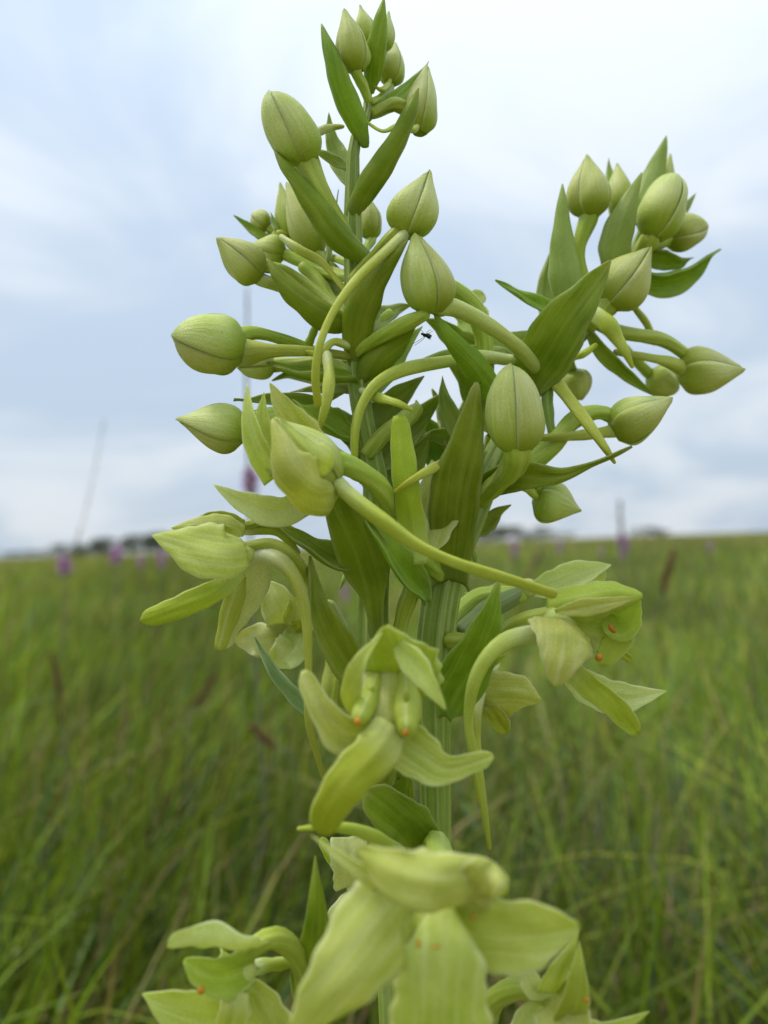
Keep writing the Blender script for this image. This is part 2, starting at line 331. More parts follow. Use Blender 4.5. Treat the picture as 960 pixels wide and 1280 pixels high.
def bud(parent, base, tip, w_, rot=90, blunt=False, bend=0, mat='bud', flat=1.0, gape=0.0, name='bud'):
    """closed flower: a core and three overlapping sepals"""
    b, tp = np.array(Q(base)), np.array(Q(tip)); ax = tp-b; Ln = np.linalg.norm(ax); d = ax/Ln
    px = (PX(base)+PX(tip))/2; r0 = w_*px/2
    side = nrm(np.cross(d, TOCAM)); up = np.cross(side, d)
    pr = BLUP if blunt else BUDP; xs, ys = zip(*pr)
    n, m = 24, 13; t = np.linspace(0, 1, n)**0.9; pf = np.interp(t, xs, ys)**random.uniform(.88, 1.12); w_j = random.uniform(.95, 1.03); r0 *= w_j; pf = np.convolve(np.pad(pf, 1, 'edge'), [.25,.5,.25], 'valid'); pf[-1] = ys[-1]*0.7
    off = side*(bend*px)
    sd0 = random.random()*50
    def lump(i, a): return 1+0.06*np.sin(a*2+sd0+t[i]*3.1)+0.045*np.sin(a*3-sd0*2+t[i]*5.3)*(1-t[i])+0.02*np.sin(a*5+sd0*3+t[i]*9)
    def cen(tq): return b + ax*tq[:,None] + off*((tq**2))[:,None]
    th = np.linspace(0, 2*math.pi, 20, endpoint=False); V, U, NU = [], [], []
    tc_ = t*0.93; C = cen(tc_)
    for i in range(n):
        r = r0*pf[i]*0.90*lump(i, th); V.append(C[i] + side*(r*np.cos(th))[:,None] + up*(r*np.sin(th)*flat)[:,None])
        U += [(t[i]*Ln*1000, x*r0*1000) for x in th]; NU += [(t[i], .5) for x in th]
    f = grid_faces(n, 20, True, flip=True) + [tuple(range(20)), tuple(reversed(range((n-1)*20, n*20)))]
    o = mesh_obj(name, np.vstack(V), f, mat, parent, U, NU, origin=b)
    for k in range(3):
        hw = R((66, 64, 70)[k]); cth = R(rot + 120*k); ln = (1, .96, .98)[k]; v = np.linspace(-1, 1, m); V1, V2, U, NU = [], [], [], []
        C = cen(t*ln); ph = random.random()*9; g = gape*(1 if k == 0 else .3)
        for i in range(n):
            a = cth + v*hw*(1-0.15*t[i])
            r = r0*pf[i]*(0.935 + 0.075*(1-np.abs(v)**2.6) + 0.04*v + 0.022*np.exp(-((v-.82)/.12)**2) + 0.008*np.sin(v*4+ph+t[i]*3)) + r0*g*t[i]**2; r = r*lump(i, a)
            rad = side*np.cos(a)[:,None] + up*(np.sin(a)*flat)[:,None]
            th_ = 0.00028*(1-0.6*np.abs(v)**3)
            V1.append(C[i] + rad*r[:,None]); V2.append(C[i] + rad*(r-th_)[:,None])
            U += [(t[i]*Ln*1000, q*r0*1000) for q in v*hw]; NU += [(t[i], (q+1)/2) for q in v]
        V = np.vstack(V1+V2); nv = n*m
        f = grid_faces(n, m, False, 0, True) + grid_faces(n, m, False, nv, False)
        for i in range(n-1):
            a, bb = i*m, (i+1)*m; f.append((a, nv+a, nv+bb, bb)); a += m-1; bb += m-1; f.append((a, bb, nv+bb, nv+a))
        for j in range(m-1):
            f.append((j, j+1, nv+j+1, nv+j)); a = (n-1)*m+j; f.append((a, nv+a, nv+a+1, a+1))
        mesh_obj('sepal', V, f, mat, o, U+U, NU+NU, origin=C[0])
    BUDS[o.name] = (base, tip); return o
def knob(name, parent, p, w_, mat, sx=1.0, sy=1.0, ang=0):
    """a small rounded lump (column, pollinium)"""
    c = np.array(Q(p)); r = w_*PX(p)/2; u = CAMX; vv = np.cross(TOCAM, CAMX)
    a = R(ang); ux = u*math.cos(a)+vv*math.sin(a); uy = -u*math.sin(a)+vv*math.cos(a)
    V, f, nu, ns = [], [], 9, 14; th = np.linspace(0, 2*math.pi, ns, endpoint=False)
    for i in range(nu):
        al = math.pi*(i+0.15)/(nu-1+0.3); rr = r*math.sin(al); V.append(c + uy*(r*sy*math.cos(al)) + ux*(rr*sx*np.cos(th)*(1+.08*np.sin(3*th+al*2)))[:,None] + TOCAM*(rr*np.sin(th))[:,None])
    f = grid_faces(nu, ns, True) + [tuple(reversed(range(ns))), tuple(range((nu-1)*ns, nu*ns))]
    uv = [(i*0.3, j*0.3) for i in range(nu) for j in range(ns)]; nuv = [(i/(nu-1), .5) for i in range(nu) for j in range(ns)]
    return mesh_obj(name, np.vstack(V), f, mat, parent, uv, nuv, origin=c)

# ------------------------------------------------------------------ ground
def ground():
    m = bpy.data.materials.new('meadow_ground'); m.use_nodes = True; nt = m.node_tree; nt.nodes.clear()
    out = N(nt, 'ShaderNodeOutputMaterial'); p = N(nt, 'ShaderNodeBsdfPrincipled'); p.inputs['Roughness'].default_value = 0.95
    p.inputs['Specular IOR Level'].default_value = 0.05
    g = N(nt, 'ShaderNodeTexCoord').outputs['Object']
    a = N(nt, 'ShaderNodeTexNoise'); a.inputs['Scale'].default_value = 0.09; a.inputs['Detail'].default_value = 6; L(nt, g, a.inputs['Vector'])
    b = N(nt, 'ShaderNodeTexNoise'); b.inputs['Scale'].default_value = 14; b.inputs['Detail'].default_value = 5; L(nt, g, b.inputs['Vector'])
    c = mix_n(nt, ramp_n(nt, a.outputs['Fac'], [(0.35, 0), (0.65, 1)]), (0.2,0.22,0.05), (0.33,0.28,0.12))
    c = mix_n(nt, ramp_n(nt, b.outputs['Fac'], [(0.3, 0), (0.7, 1)]), mix_n(nt, 1.0, c, (0.5,0.55,0.5), 'MULTIPLY'), c)
    L(nt, c, p.inputs['Base Color'])
    bp = N(nt, 'ShaderNodeBump'); bp.inputs['Distance'].default_value = 0.05; L(nt, b.outputs['Fac'], bp.inputs['Height']); L(nt, bp.outputs[0], p.inputs['Normal'])
    L(nt, p.outputs[0], out.inputs[0])
    # a sheet that reaches the horizon, fine near the camera and gently uneven
    rs = np.concatenate([[0.0], np.geomspace(0.15, 3500, 60)]); na = 72; V = []
    for r in rs:
        for j in range(na):
            a_ = 2*math.pi*j/na; x, y = r*math.sin(a_), r*math.cos(a_)
            z = 0.02*mnoise.noise((x*0.7, y*0.7, 0))*min(1, r/0.5) + (0.12*mnoise.noise((x*0.03, y*0.03, 5))*min(1, r/30) if r > 3 else 0)
            V.append((x, y, z))
    o = mesh_obj('ground', V, grid_faces(len(rs), na, True, flip=True), m, origin=(0,0,0)); tag(o, 'flat green meadow ground running out to the horizon', kind='structure')
ground()

# ------------------------------------------------------------------ meadow grass (uncountable)
def blades(pos, h, wd, lean_az, lean, bend, face, tint, seg=5):
    """vectorised tapered blades; returns verts, quads, colours"""
    nb = len(h); t = np.linspace(0, 1, seg+1)
    ld = np.stack([np.sin(lean_az), np.cos(lean_az), np.zeros(nb)], 1)
    V = np.empty((nb, seg+1, 2, 3)); sd_ = np.stack([np.cos(face), np.sin(face), np.zeros(nb)], 1)
    for i, q in enumerate(t):
        hor = (lean*q + bend*q**2.2)*h
        ver = h*q*(1-0.35*np.clip(lean+bend*q, 0, 1.2)*q)
        c = pos + ld*hor[:,None] + np.array([0,0,1])*ver[:,None]
        ww = wd*(1-q)**0.55*(0.75+0.6*q*(1-q)*2)/2 + 1e-5
        V[:, i, 0] = c - sd_*ww[:,None]; V[:, i, 1] = c + sd_*ww[:,None]
    idx = np.arange(nb*(seg+1)*2).reshape(nb, seg+1, 2)
    Fc = np.stack([idx[:, :-1, 0], idx[:, :-1, 1], idx[:, 1:, 1], idx[:, 1:, 0]], -1).reshape(-1, 4)
    Cc = np.repeat(tint, (seg+1)*2, axis=0)
    return V.reshape(-1, 3), Fc, Cc
def tints(n, dry=0.1, far=0.0):
    g1, g2, g3 = np.array([0.10,0.168,0.009]), np.array([0.23,0.29,0.02]), np.array([0.09,0.155,0.06])
    k = rng.random((n,1)); c = g1*(1-k)+g2*k
    pick = rng.random(n); c[pick < 0.14] = g3*(0.8+0.5*rng.random(((pick < 0.14).sum(),1)))
    d = rng.random(n) < dry
    c[d] = np.array([0.30,0.22,0.09])*(0.6+0.7*rng.random((d.sum(),1)))
    return np.clip(c*np.exp(0.5*rng.standard_normal((n,1)))*0.98, 0, .6)
def field():
    parts = []; off = 0
    #        r0,   r1,  count, h range,       width,   spread half angle
    bands = [(0.34, 0.8, 6500, (0.10,0.21), (0.0018,0.0042), 40, .14),
             (0.42, 1.1, 260, (0.20,0.27), (0.002,0.0045), 34, .25),
             (0.8, 2.0, 15000, (0.12,0.24), (0.0022,0.0055), 34, .15),
             (2.0, 5.0, 24000, (0.13,0.26), (0.003,0.008), 31, .18),
             (5.0, 14.0, 30000, (0.14,0.26), (0.005,0.011), 29, .22),
             (14.0, 45.0, 26000, (0.15,0.27), (0.012,0.03), 28, .42),
             (45.0, 140.0, 14000, (0.16,0.30), (0.04,0.10), 28, .55)]
    Vs, Fs, Cs = [], [], []
    for r0, r1, n, (h0,h1), (w0,w1), half, dry in bands:
        r = np.sqrt(r0**2 + (r1**2-r0**2)*rng.random(n)**1.0); a = np.radians((rng.random(n)*2-1)*half)
        x, y = r*np.sin(a), r*np.cos(a)
        # tussocks: pull the blades towards random centres
        cell = 0.10*max(1, r0); jx = np.round(x/cell)*cell; jy = np.round(y/cell)*cell
        k = 0.35*rng.random(n); x = x*(1-k)+(jx+cell*.3*np.sin(jx*91+jy*37))*k; y = y*(1-k)+(jy+cell*.3*np.cos(jx*53-jy*71))*k
        keep = np.hypot(x, y) > 0.30; x, y = x[keep], y[keep]; n = len(x)
        pos = np.stack([x, y, np.full(n, -0.02)], 1)
        tall = np.sin(x*2.1/max(1,r0*.4)+1.3)*np.cos(y*1.7/max(1,r0*.4)); h = (h0+(h1-h0)*rng.random(n))*(1+0.15*tall)
        az = np.radians(70 + 55*rng.standard_normal(n)) - np.clip(x*1.6/np.maximum(y, .3), -.2, 1)*1.9
        lean = np.abs(0.28+0.22*rng.standard_normal(n)); bend = np.abs(0.28*rng.standard_normal(n))
        face = (rng.random(n)-.5)*2.6
        tn = tints(n, dry)*(0.95+0.4*np.sin(x*5.1/max(1, r0*.5)+2*np.sin(y*2.3/max(1, r0*.5)))*np.cos(y*3.7/max(1, r0*.5)+1))[:,None]
        if n < 400: lean = lean+.35; bend = bend+.25; tn = np.clip(tn*1.15+np.array([.04,.04,0]), 0, .5)
        V, F, C = blades(pos, h, w0+(w1-w0)*rng.random(n), az, lean, bend, face, tn, 6 if r1 < 6 else 4)
        Vs.append(V); Fs.append(F+off); Cs.append(C); off += len(V)
    V, F, C = np.vstack(Vs), np.vstack(Fs), np.vstack(Cs)
    me = bpy.data.meshes.new('meadow_grass'); me.vertices.add(len(V)); me.vertices.foreach_set('co', V.ravel())
    me.loops.add(F.size); me.loops.foreach_set('vertex_index', F.ravel().astype(np.int32))
    me.polygons.add(len(F)); me.polygons.foreach_set('loop_start', np.arange(0, F.size, 4, dtype=np.int32)); me.polygons.foreach_set('loop_total', np.full(len(F), 4, dtype=np.int32))
    me.update(calc_edges=True); me.validate()
    ca = me.color_attributes.new('tint', 'FLOAT_COLOR', 'POINT'); ca.data.foreach_set('color', np.hstack([C, np.ones((len(C),1))]).astype(np.float32).ravel())
    me.polygons.foreach_set('use_smooth', [True]*len(F)); me.materials.append(M['grass'])
    o = bpy.data.objects.new('meadow_grass', me); COL.objects.link(o)
    tag(o, 'dense green meadow grass covering the ground to the horizon', 'grass', kind='stuff')
field()

# ------------------------------------------------------------------ trees on the horizon
def tree(x, dist, wpx, hpx, label, group, seed):
    rr = random.Random(seed); b = P(x, 680, dist); base = Vector((b.x, b.y, 0)); mp_ = dist/FPX
    W, H = wpx*mp_, hpx*mp_
    root = empty('far_tree', base); tag(root, label, 'tree', group)
    path = np.array([[base.x+W*.03*math.sin(k*2), base.y, base.z-.2+H*.62*k/5] for k in range(6)])
    V, f, U, NU = tube_w(path, np.linspace(H*.035, H*.012, 6), 8); mesh_obj('trunk', V, f, 'trunk', root, U, NU, origin=path[0])
    Vv, Ff = [], []
    lobes = [(rr.uniform(-.36,.36)*W, rr.uniform(-.3,.3)*W, H*rr.uniform(.12,.74), rr.uniform(.17,.32)) for _ in range(12)]
    for _ in range(2600):
        lx, ly, lz, lr = rr.choice(lobes)
        d = Vector((rr.gauss(0,1), rr.gauss(0,1), rr.gauss(0,1))).normalized()*(rr.random()**.45)*lr
        c = base + Vector((lx+d.x*W, ly+d.y*W, max(H*.0, min(H, lz+d.z*H*.7)))); s = H*rr.uniform(.025,.055)
        a = Vector((rr.gauss(0,1), rr.gauss(0,1), rr.gauss(0,.7))).normalized(); q = a.cross(Vector((rr.gauss(0,1), rr.gauss(0,1), rr.gauss(0,1)))).normalized()
        i = len(Vv); Vv += [c-a*s, c+q*s*.55, c+a*s, c-q*s*.55]; Ff.append((i, i+1, i+2, i+3))
    mesh_obj('crown', [tuple(v) for v in Vv], Ff, 'tree', root, smooth=False, origin=base+Vector((0,0,H*.5)))
for i, (x, wpx, hpx) in enumerate([(86,44,22),(118,56,30),(150,54,29),(182,56,32),(214,54,30),(246,50,26),(52,44,13),(16,50,11)]):
    tree(x, 260+18*i, wpx, hpx, ['low bushy tree at the thin left end of the dark clump on the horizon',
        'dark rounded tree in the clump on the horizon beyond the purple flowers'][0 if hpx < 25 else 1], 'dark trees in the clump on the horizon' if hpx >= 25 else 'low bushes on the horizon', 40+i)
for i, (x, wpx, hpx) in enumerate([(592,54,26),(626,60,27),(660,54,22),(696,46,13)]):
    tree(x, 290+15*i, wpx, hpx, 'hazy tree on the horizon just behind the leaning orchid', 'trees behind the leaning orchid', 60+i)
for i, (x, wpx, hpx) in enumerate([(806,36,14),(830,24,10)]):
    tree(x, 330, wpx, hpx, 'small far bush standing alone on the flat horizon', 'small bushes on the bare horizon', 70+i)

# ------------------------------------------------------------------ tall blades, stalks and purple flowers standing out of the meadow
def far_tube(name, parent, pts, wid, mat, n=16, sides=8, origin=None):
    """pts (x, y, distance in m), widths in mm"""
    rows = [[*P(*p), q/2000] for p, q in zip(pts, wid)]; S = spline(rows, n)
    V, f, U, NU = tube_w(S[:, :3], np.maximum(S[:, 3], 1e-4), sides); return mesh_obj(name, V, f, mat, parent, U, NU, origin=origin if origin is not None else S[0, :3])
def to_ground(x, y, d):
    """a pixel point dropped on to the ground below it, at the same distance"""
    p = P(x, y, d); return Vector((p.x, p.y, -0.01))
def tall_blade(pts, d, wmm, label, mat='blade', group='tall grass blades standing out of the meadow'):
    rows = [list(P(x, y, d)) for x, y in pts]
    dirn = np.array(rows[0])-np.array(rows[1]); b0 = np.array(rows[0])
    if b0[2] > 0.01:                               # carry the blade on down to the soil
        k = (b0[2]+0.01); hx = dirn[0]/max(-dirn[2], 1e-3)*k*.5; rows.insert(0, [b0[0]+np.clip(hx, -.08, .08), b0[1]+.01, -0.01])
    n = 20; C = spline(rows, n); t = np.linspace(0, 1, n); T = nrm(np.gradient(C, axis=0)); S_ = nrm(np.cross(T, np.tile(TOCAM, (n,1)))); Nn = np.cross(S_, T)
    wd = wmm/1000*np.clip((1-t)**.6*1.15, 0.03, 1); V = []
    for j, (a, z) in enumerate(((-1,0),(0,-.22),(1,0),(0,-.10))): V.append(C + S_*(a*wd/2)[:,None] + Nn*(z*wd)[:,None])
    V = np.stack(V, 1).reshape(-1, 3); f = grid_faces(n, 4, True) + [(3,2,1,0), ((n-1)*4,(n-1)*4+1,(n-1)*4+2,(n-1)*4+3)]
    o = mesh_obj('grass_blade', V, f, mat, origin=C[0]); tag(o, label, 'grass blade', group); return o
GB = 'slender green grass blade standing up out of the meadow'; GY = 'slender yellowish grass blade arching over the darker meadow grass'
for pts, d, wmm, mat, lab in [
    ([(140,1150),(112,1030),(88,930),(60,830)], 0.52, 3.6, 'blade_yellow', 'upright yellow green grass blade with a dry tip'),
    ([(100,1250),(150,1160),(195,1060),(232,975)], 0.40, 2.6, 'blade', 'dark slanting grass blade with a reddish pointed tip'),
    ([(130,1080),(160,990),(185,900),(207,815)], 0.75, 5.0, 'blade', GB),
    ([(300,1160),(350,1030),(372,940),(380,890)], 0.60, 4.5, 'blade', GB),
    ([(330,1100),(318,960),(310,860),(306,800)], 0.85, 6.0, 'blade', GB),
    ([(160,1110),(230,1055),(310,1015),(400,985)], 0.55, 2.6, 'blade_yellow', GB),
    ([(0,1170),(60,1120),(120,1080),(180,1035)], 0.60, 3.2, 'blade', GB),
    ([(40,1120),(24,1060),(8,1010),(-6,970)], 0.50, 3.0, 'blade_yellow', GB),
    ([(110,1270),(160,1240),(180,1200)], 0.42, 2.0, 'blade_yellow', GB),
    ([(250,1130),(275,1080),(330,980),(372,950)], 0.62, 2.8, 'blade', GB),
    ([(815,1150),(800,1040),(775,950),(752,885)], 0.48, 2.6, 'blade_yellow', GB),
    ([(830,1260),(780,1140),(745,1060),(700,1002)], 0.46, 2.4, 'blade_yellow', GB),
    ([(870,1290),(820,1210),(780,1170),(750,1148)], 0.44, 2.2, 'blade_yellow', GB),
    ([(980,1190),(940,1110),(900,1050),(850,985)], 0.46, 3.0, 'blade_yellow', GB),
    ([(690,1120),(672,1050),(655,980),(643,930)], 0.62, 4.0, 'blade', GB),
    ([(740,1100),(760,1000),(775,930),(790,870)], 0.75, 5.0, 'blade', GB),
    ([(845,1270),(855,1220),(862,1170)], 0.50, 2.4, 'blade_yellow', GB),
    ([(930,1280),(945,1240),(975,1190)], 0.45, 3.2, 'blade_yellow', GB),
    ([(800,1240),(795,1140),(788,1080),(790,1000)], 0.55, 2.0, 'straw', 'thin straw coloured dead grass stem standing in green grass'),
    ([(20,960),(60,930),(120,900)], 0.9, 4.0, 'blade', GB),
    ([(620,1130),(628,1010),(640,940),(648,880)], 0.8, 6.0, 'blade', GB),
    ([(900,1150),(880,1050),(895,960),(930,900)], 0.9, 5.0, 'blade', GB),
]: tall_blade(pts, d, wmm, GY if lab == GB and mat == 'blade_yellow' else lab, mat)

def seed_stem(stem, d, head, hw, label, wmm=1.3, hm='brown', sm='stalk', name='sedge_stem', cat='sedge', group=None):
    pts = [(x, y, d) for x, y in stem]; g = to_ground(*pts[0]); root = empty(name, g); tag(root, label, cat, group)
    rows = [[g.x, g.y, -0.01, wmm/2000]] + [[*P(*p), wmm/2000*(1-.4*i/len(pts))] for i, p in enumerate(pts)]
    S = spline(rows, 18); V, f, U, NU = tube_w(S[:, :3], S[:, 3], 7); mesh_obj('stem', V, f, sm, root, U, NU, origin=S[0, :3])
    C = spline([list(P(x, y, d)) for x, y in head], 26); rr = random.Random(int(head[0][0]))
    Vv, Ff = [], []; T = nrm(np.gradient(C, axis=0))
    for i in range(26):
        for k in range(5):
            c = Vector(C[i]); dr = (Vector((rr.gauss(0,1), rr.gauss(0,1), rr.gauss(0,1)))).normalized(); ax = (Vector(T[i])*1.4+dr*.8).normalized(); s = hw/1000*rr.uniform(.5,.9); q = ax.cross(dr).normalized()*s*.35; e = ax.cross(q).normalized()*s*.35
            k0 = len(Vv); b = c+dr*hw/1000*.2*math.sin(math.pi*(i+2)/29); Vv += [b, b+ax*s*.5+q, b+ax*s*.5+e, b+ax*s*.5-q, b+ax*s*.5-e, b+ax*s]
            Ff += [(k0,k0+1,k0+2),(k0,k0+2,k0+3),(k0,k0+3,k0+4),(k0,k0+4,k0+1),(k0+5,k0+2,k0+1),(k0+5,k0+3,k0+2),(k0+5,k0+4,k0+3),(k0+5,k0+1,k0+4)]
    mesh_obj('seed_head', [tuple(v) for v in Vv], Ff, hm, root, smooth=False, origin=C[0])
seed_stem([(235,905),(244,882)], 0.60, [(243,884),(255,865),(268,846)], 3.6, 'slanting grass stem with a short brown seed head in front of the grass')
seed_stem([(372,975),(345,934)], 0.60, [(345,936),(330,922),(316,909)], 4.6, 'short dark brown sedge head bent over beside the orchid stem')
seed_stem([(82,930),(76,900)], 0.62, [(77,905),(74,870),(66,820)], 4.0, 'upright sedge with a long reddish brown head in green grass')
seed_stem([(815,790),(828,740)], 1.0, [(828,742),(834,715),(842,690)], 8, 'sedge with a dark purplish brown head rising from the meadow')
seed_stem([(330,1010),(316,760),(308,500),(309,420)], 0.62, [(309,425),(309,390),(309,362)], 2.0, 'tall thin grey grass stalk rising past the closed buds', wmm=2.4, hm='stalk', name='tall_grass_stalk', cat='grass stalk')
seed_stem([(78,760),(92,690),(100,660)], 0.95, [(92,690),(104,650),(118,590),(130,528)], 3.4, 'tall feathery flowering grass leaning against the sky', wmm=1.0, hm='straw', sm='straw', name='tall_grass_stalk', cat='grass stalk')
seed_stem([(640,760),(655,720)], 1.3, [(655,722),(668,705),(676,690)], 7, 'pale tan seed head leaning behind the orchid leaves', hm='straw', sm='straw')
seed_stem([(777,720),(776,690)], 1.5, [(776,690),(776,660),(775,628)], 7, 'grey feathery grass spike standing above a purple flower', hm='stalk', name='tall_grass_stalk', cat='grass stalk')

def purple_flower(x, y, d, wpx, hpx, label, group=None, seed=0):
    rr = random.Random(seed); c = P(x, y, d); mp_ = d/FPX; W, H = wpx*mp_*.85, hpx*mp_*.85
    g = Vector((c.x+rr.uniform(-.01,.01), c.y, -0.01)); root = empty('purple_flower', g); tag(root, label, 'flower', group)
    S = spline([[g.x,g.y,g.z],[c.x-.003,c.y,c.z*.5],[c.x,c.y,c.z-H*.45],[c.x,c.y,c.z+H*.42]], 14)
    V, f, U, NU = tube_w(S, np.linspace(.0022,.001,14)*max(1, d*.6), 7); mesh_obj('stem', V, f, 'stalk', root, U, NU, origin=S[0])
    Vv, Ff = [], []
    for k in range(46):                       # florets: each three small petals round a spike
        h = rr.random(); a = rr.uniform(0, 2*math.pi); env = math.sin(math.pi*(0.12+0.8*h))**.7
        o_ = Vector((math.cos(a), math.sin(a), rr.uniform(-.2,.4))).normalized(); b = Vector((c.x, c.y, c.z-H*.5+H*h))
        for q in range(3):
            dr = (o_ + Vector((rr.gauss(0,.6), rr.gauss(0,.6), rr.gauss(0,.6)))).normalized(); sd_ = dr.cross(Vector((rr.gauss(0,1), rr.gauss(0,1), rr.gauss(0,1)))).normalized()*W*.09
            ln = W*.5*env*rr.uniform(.65,1.05); i = len(Vv)
            Vv += [b, b+dr*ln*.55+sd_, b+dr*ln, b+dr*ln*.55-sd_]; Ff.append((i,i+1,i+2,i+3))
    mesh_obj('flower_head', [tuple(v) for v in Vv], Ff, 'purple', root, smooth=False, origin=c)
purple_flower(80, 708, 1.6, 28, 26, 'bright purple flower head below the feathery tall grass', seed=1)
purple_flower(313, 601, 1.1, 36, 42, 'purple flower head held high against the sky behind pale petals', seed=2)
GP = 'small purple flower in the meadow in front of the dark tree clump'
for i, (x, y, d, a, b) in enumerate([(147,692,3.2,20,26),(140,697,3.6,12,18),(176,703,3.4,13,18),(202,698,3.3,16,24)]): purple_flower(x, y, d, a, b, GP, 'purple flowers in front of the tree clump', 10+i)
purple_flower(778, 681, 2.0, 24, 32, 'purple flower spike standing out on the open meadow below a grey grass spike', seed=20)
for i, (x, y, d, a, b) in enumerate([(643,684,3.2,16,26),(700,684,4.2,12,20),(752,690,4.4,9,14)]): purple_flower(x, y, d, a, b, 'faint purple flower in the hazy meadow behind the leaning orchid', 'faint purple flowers behind the leaning orchid', 30+i)
purple_flower(888, 683, 3.6, 11, 14, 'tiny pinkish purple flower alone in the far open meadow', seed=35)
purple_flower(432, 742, 1.8, 14, 24, 'dim purple flower showing between the orchid stem and a green bract', seed=36)
# ------------------------------------------------------------------ the two orchids
def plant(stem_pts, widths, label):
    g = Q(stem_pts[0]); root = empty('orchid', Vector((g.x, g.y, 0))); tag(root, label, 'orchid', None)
    low = np.array([[g.x, g.y, -0.005], [g.x, g.y, g.z*.5]])
    rows = [[*low[0], widths[0]*1.15*PX(stem_pts[0])/2], [*low[1], widths[0]*1.08*PX(stem_pts[0])/2]] + [[*Q(p), q*PX(p)/2] for p, q in zip(stem_pts, widths)]
    S = spline(rows, 160); q = np.linspace(0, 1, 160)
    S[:, 3] *= 1+0.06*np.sin(q*41)+0.05*np.sin(q*67+1)+0.03*np.sin(q*113+2)
    S[:, :3] += CAMX*(0.00025*np.sin(q*30)+0.00018*np.sin(q*53+1))[:,None]
    V, f, U, NU = tube_w(S[:, :3], np.maximum(S[:, 3], 2e-4), 42, 7, 0.12, 1.4)
    mesh_obj('stem', V, f, 'stem', root, U, NU, origin=S[0, :3]); return root
A = plant([(500,1290,2),(492,1100,2),(480,960,1),(472,860,0),(469,780,0),(468,700,0),(469,640,0),(466,595,0),(457,550,0),(448,500,0),(444,450,0),(442,390,0),(441,330,0),(440,280,0),(440,226,0),(443,180,0),(454,158,0),(461,135,1),(463,108,2),(468,86,3)],
          [44,42,40,38,37,36,32,28,25,25,25,24,22,19,15,13,11,10,8,6],
          'tall upright orchid with a long spike of green buds over open flowers')
B = plant([(538,1290,4),(540,1150,4),(543,1020,4),(545,900,4),(548,820,4),(554,750,4),(566,690,5),(590,630,6),(616,575,7),(645,520,9),(680,465,11),(716,424,13),(752,385,16),(782,340,18),(803,295,20),(822,250,22)],
          [38,38,38,40,44,46,46,40,32,28,26,23,20,16,13,9],
          'shorter orchid whose bud spike leans out beside the taller orchid')
def bract(o, pts, w_, mat='bract', **k):
    a, b_ = np.array(pts[0], float), np.array(pts[1], float); e = a + 0.12*(a-b_) + np.array([0, 7, 0.5]); pts = [tuple(e)] + list(pts)
    return sheet('bract', o, pts, w_, mat, **{**dict(prof='lance', curl=70, thick=0.75, clasp=1.0, wav=0.22, twist=random.uniform(-22,22), skew=random.uniform(-.5,.5)), **k})
def ovary(o, pts, w_, mat='ovary', **k): return tube('ovary', o, pts, w_, mat, **{**dict(ribs=6, ribd=0.07, twist=2.0, sides=24, cap=(0,1)), **k})
def spur(o, pts, w_, mat='spur', **k):
    n_ = len(w_); w_ = [q*(0.74+0.14*math.sin(2.2*i/n_*math.pi)) if i else q*.84 for i, q in enumerate(w_)]
    return tube('spur', o, pts, w_, mat, **{**dict(cap=(1,1), ribs=3, ribd=.09, twist=1.6, sides=20, n=34, jit=.09, flat=.88), **k})

# ---- taller orchid: the tip of the spike
b = bud(A, (478,64,4), (486,14,4), 26, 60); ovary(b, [(466,100,3),(473,82,3.5),(478,66,4)], [7,9,11])
bract(A, [(464,106,1),(468,72,-1),(474,35,-2),(480,-4,-2)], 26, curl=-170)
b = bud(A, (446,90,-2), (430,11,-3), 45, 80); ovary(b, [(461,128,0),(454,108,-1),(446,92,-2)], [9,12,16])
b = bud(A, (462,58,7), (450,6,7), 28, 90); ovary(b, [(464,100,3),(465,80,5),(462,60,7)], [8,9,12])
b = bud(A, (487,106,8), (494,53,9), 36, 100); ovary(b, [(463,128,1),(476,122,4),(487,108,8)], [9,10,12])
spur(b, [(486,104,6),(478,112,3),(468,108,1)], [8,8,6])
bract(A, [(453,172,-1),(433,128,-3),(416,80,-4),(402,30,-3)], 30, curl=-170, roll=20)
b = bud(A, (524,167,3), (531,80,4), 42, 130, bend=3); ovary(b, [(463,142,1),(490,130,3),(510,140,4),(522,160,3)], [10,16,16,14])
bract(b, [(462,146,2),(492,128,5),(515,105,7),(536,77,7)], 22, curl=100)
spur(b, [(516,162,1),(498,158,-1),(478,164,-2),(457,152,-1)], [10,9,8,6])
bract(A, [(441,262,-1),(462,222,-3),(490,180,-4),(510,142,-4),(523,110,-3)], 32, curl=-170, roll=10, prof='spike')
# big bud held out on the left with its long bract
b = bud(A, (385,206,-4), (342,110,-6), 58, 157, blunt=True, bend=-6)
ovary(b, [(448,322,0),(425,285,-2),(402,246,-4),(384,204,-4)], [14,22,26,34])
bract(b, [(457,322,-2),(425,292,-5),(390,248,-6),(362,212,-6),(343,188,-5)], 36, curl=-150, roll=-15, prof='spike')
spur(b, [(394,166,2),(412,160,5),(428,158,6)], [12,12,9]); 
bract(A, [(436,212,3),(420,202,3),(398,190,1),(384,186,0)], 13, mat='bract_pale', curl=90)
bract(A, [(438,232,4),(424,200,6),(414,170,7),(411,141,7)], 26, mat='bract_pale', curl=80)
b = bud(A, (464,299,7), (460,243,8), 30, 95); ovary(b, [(442,320,1),(454,314,5),(464,300,7)], [10,11,12])
bract(A, [(410,325,6),(414,290,7),(419,262,8),(423,237,8)], 9, mat='bract_pale')
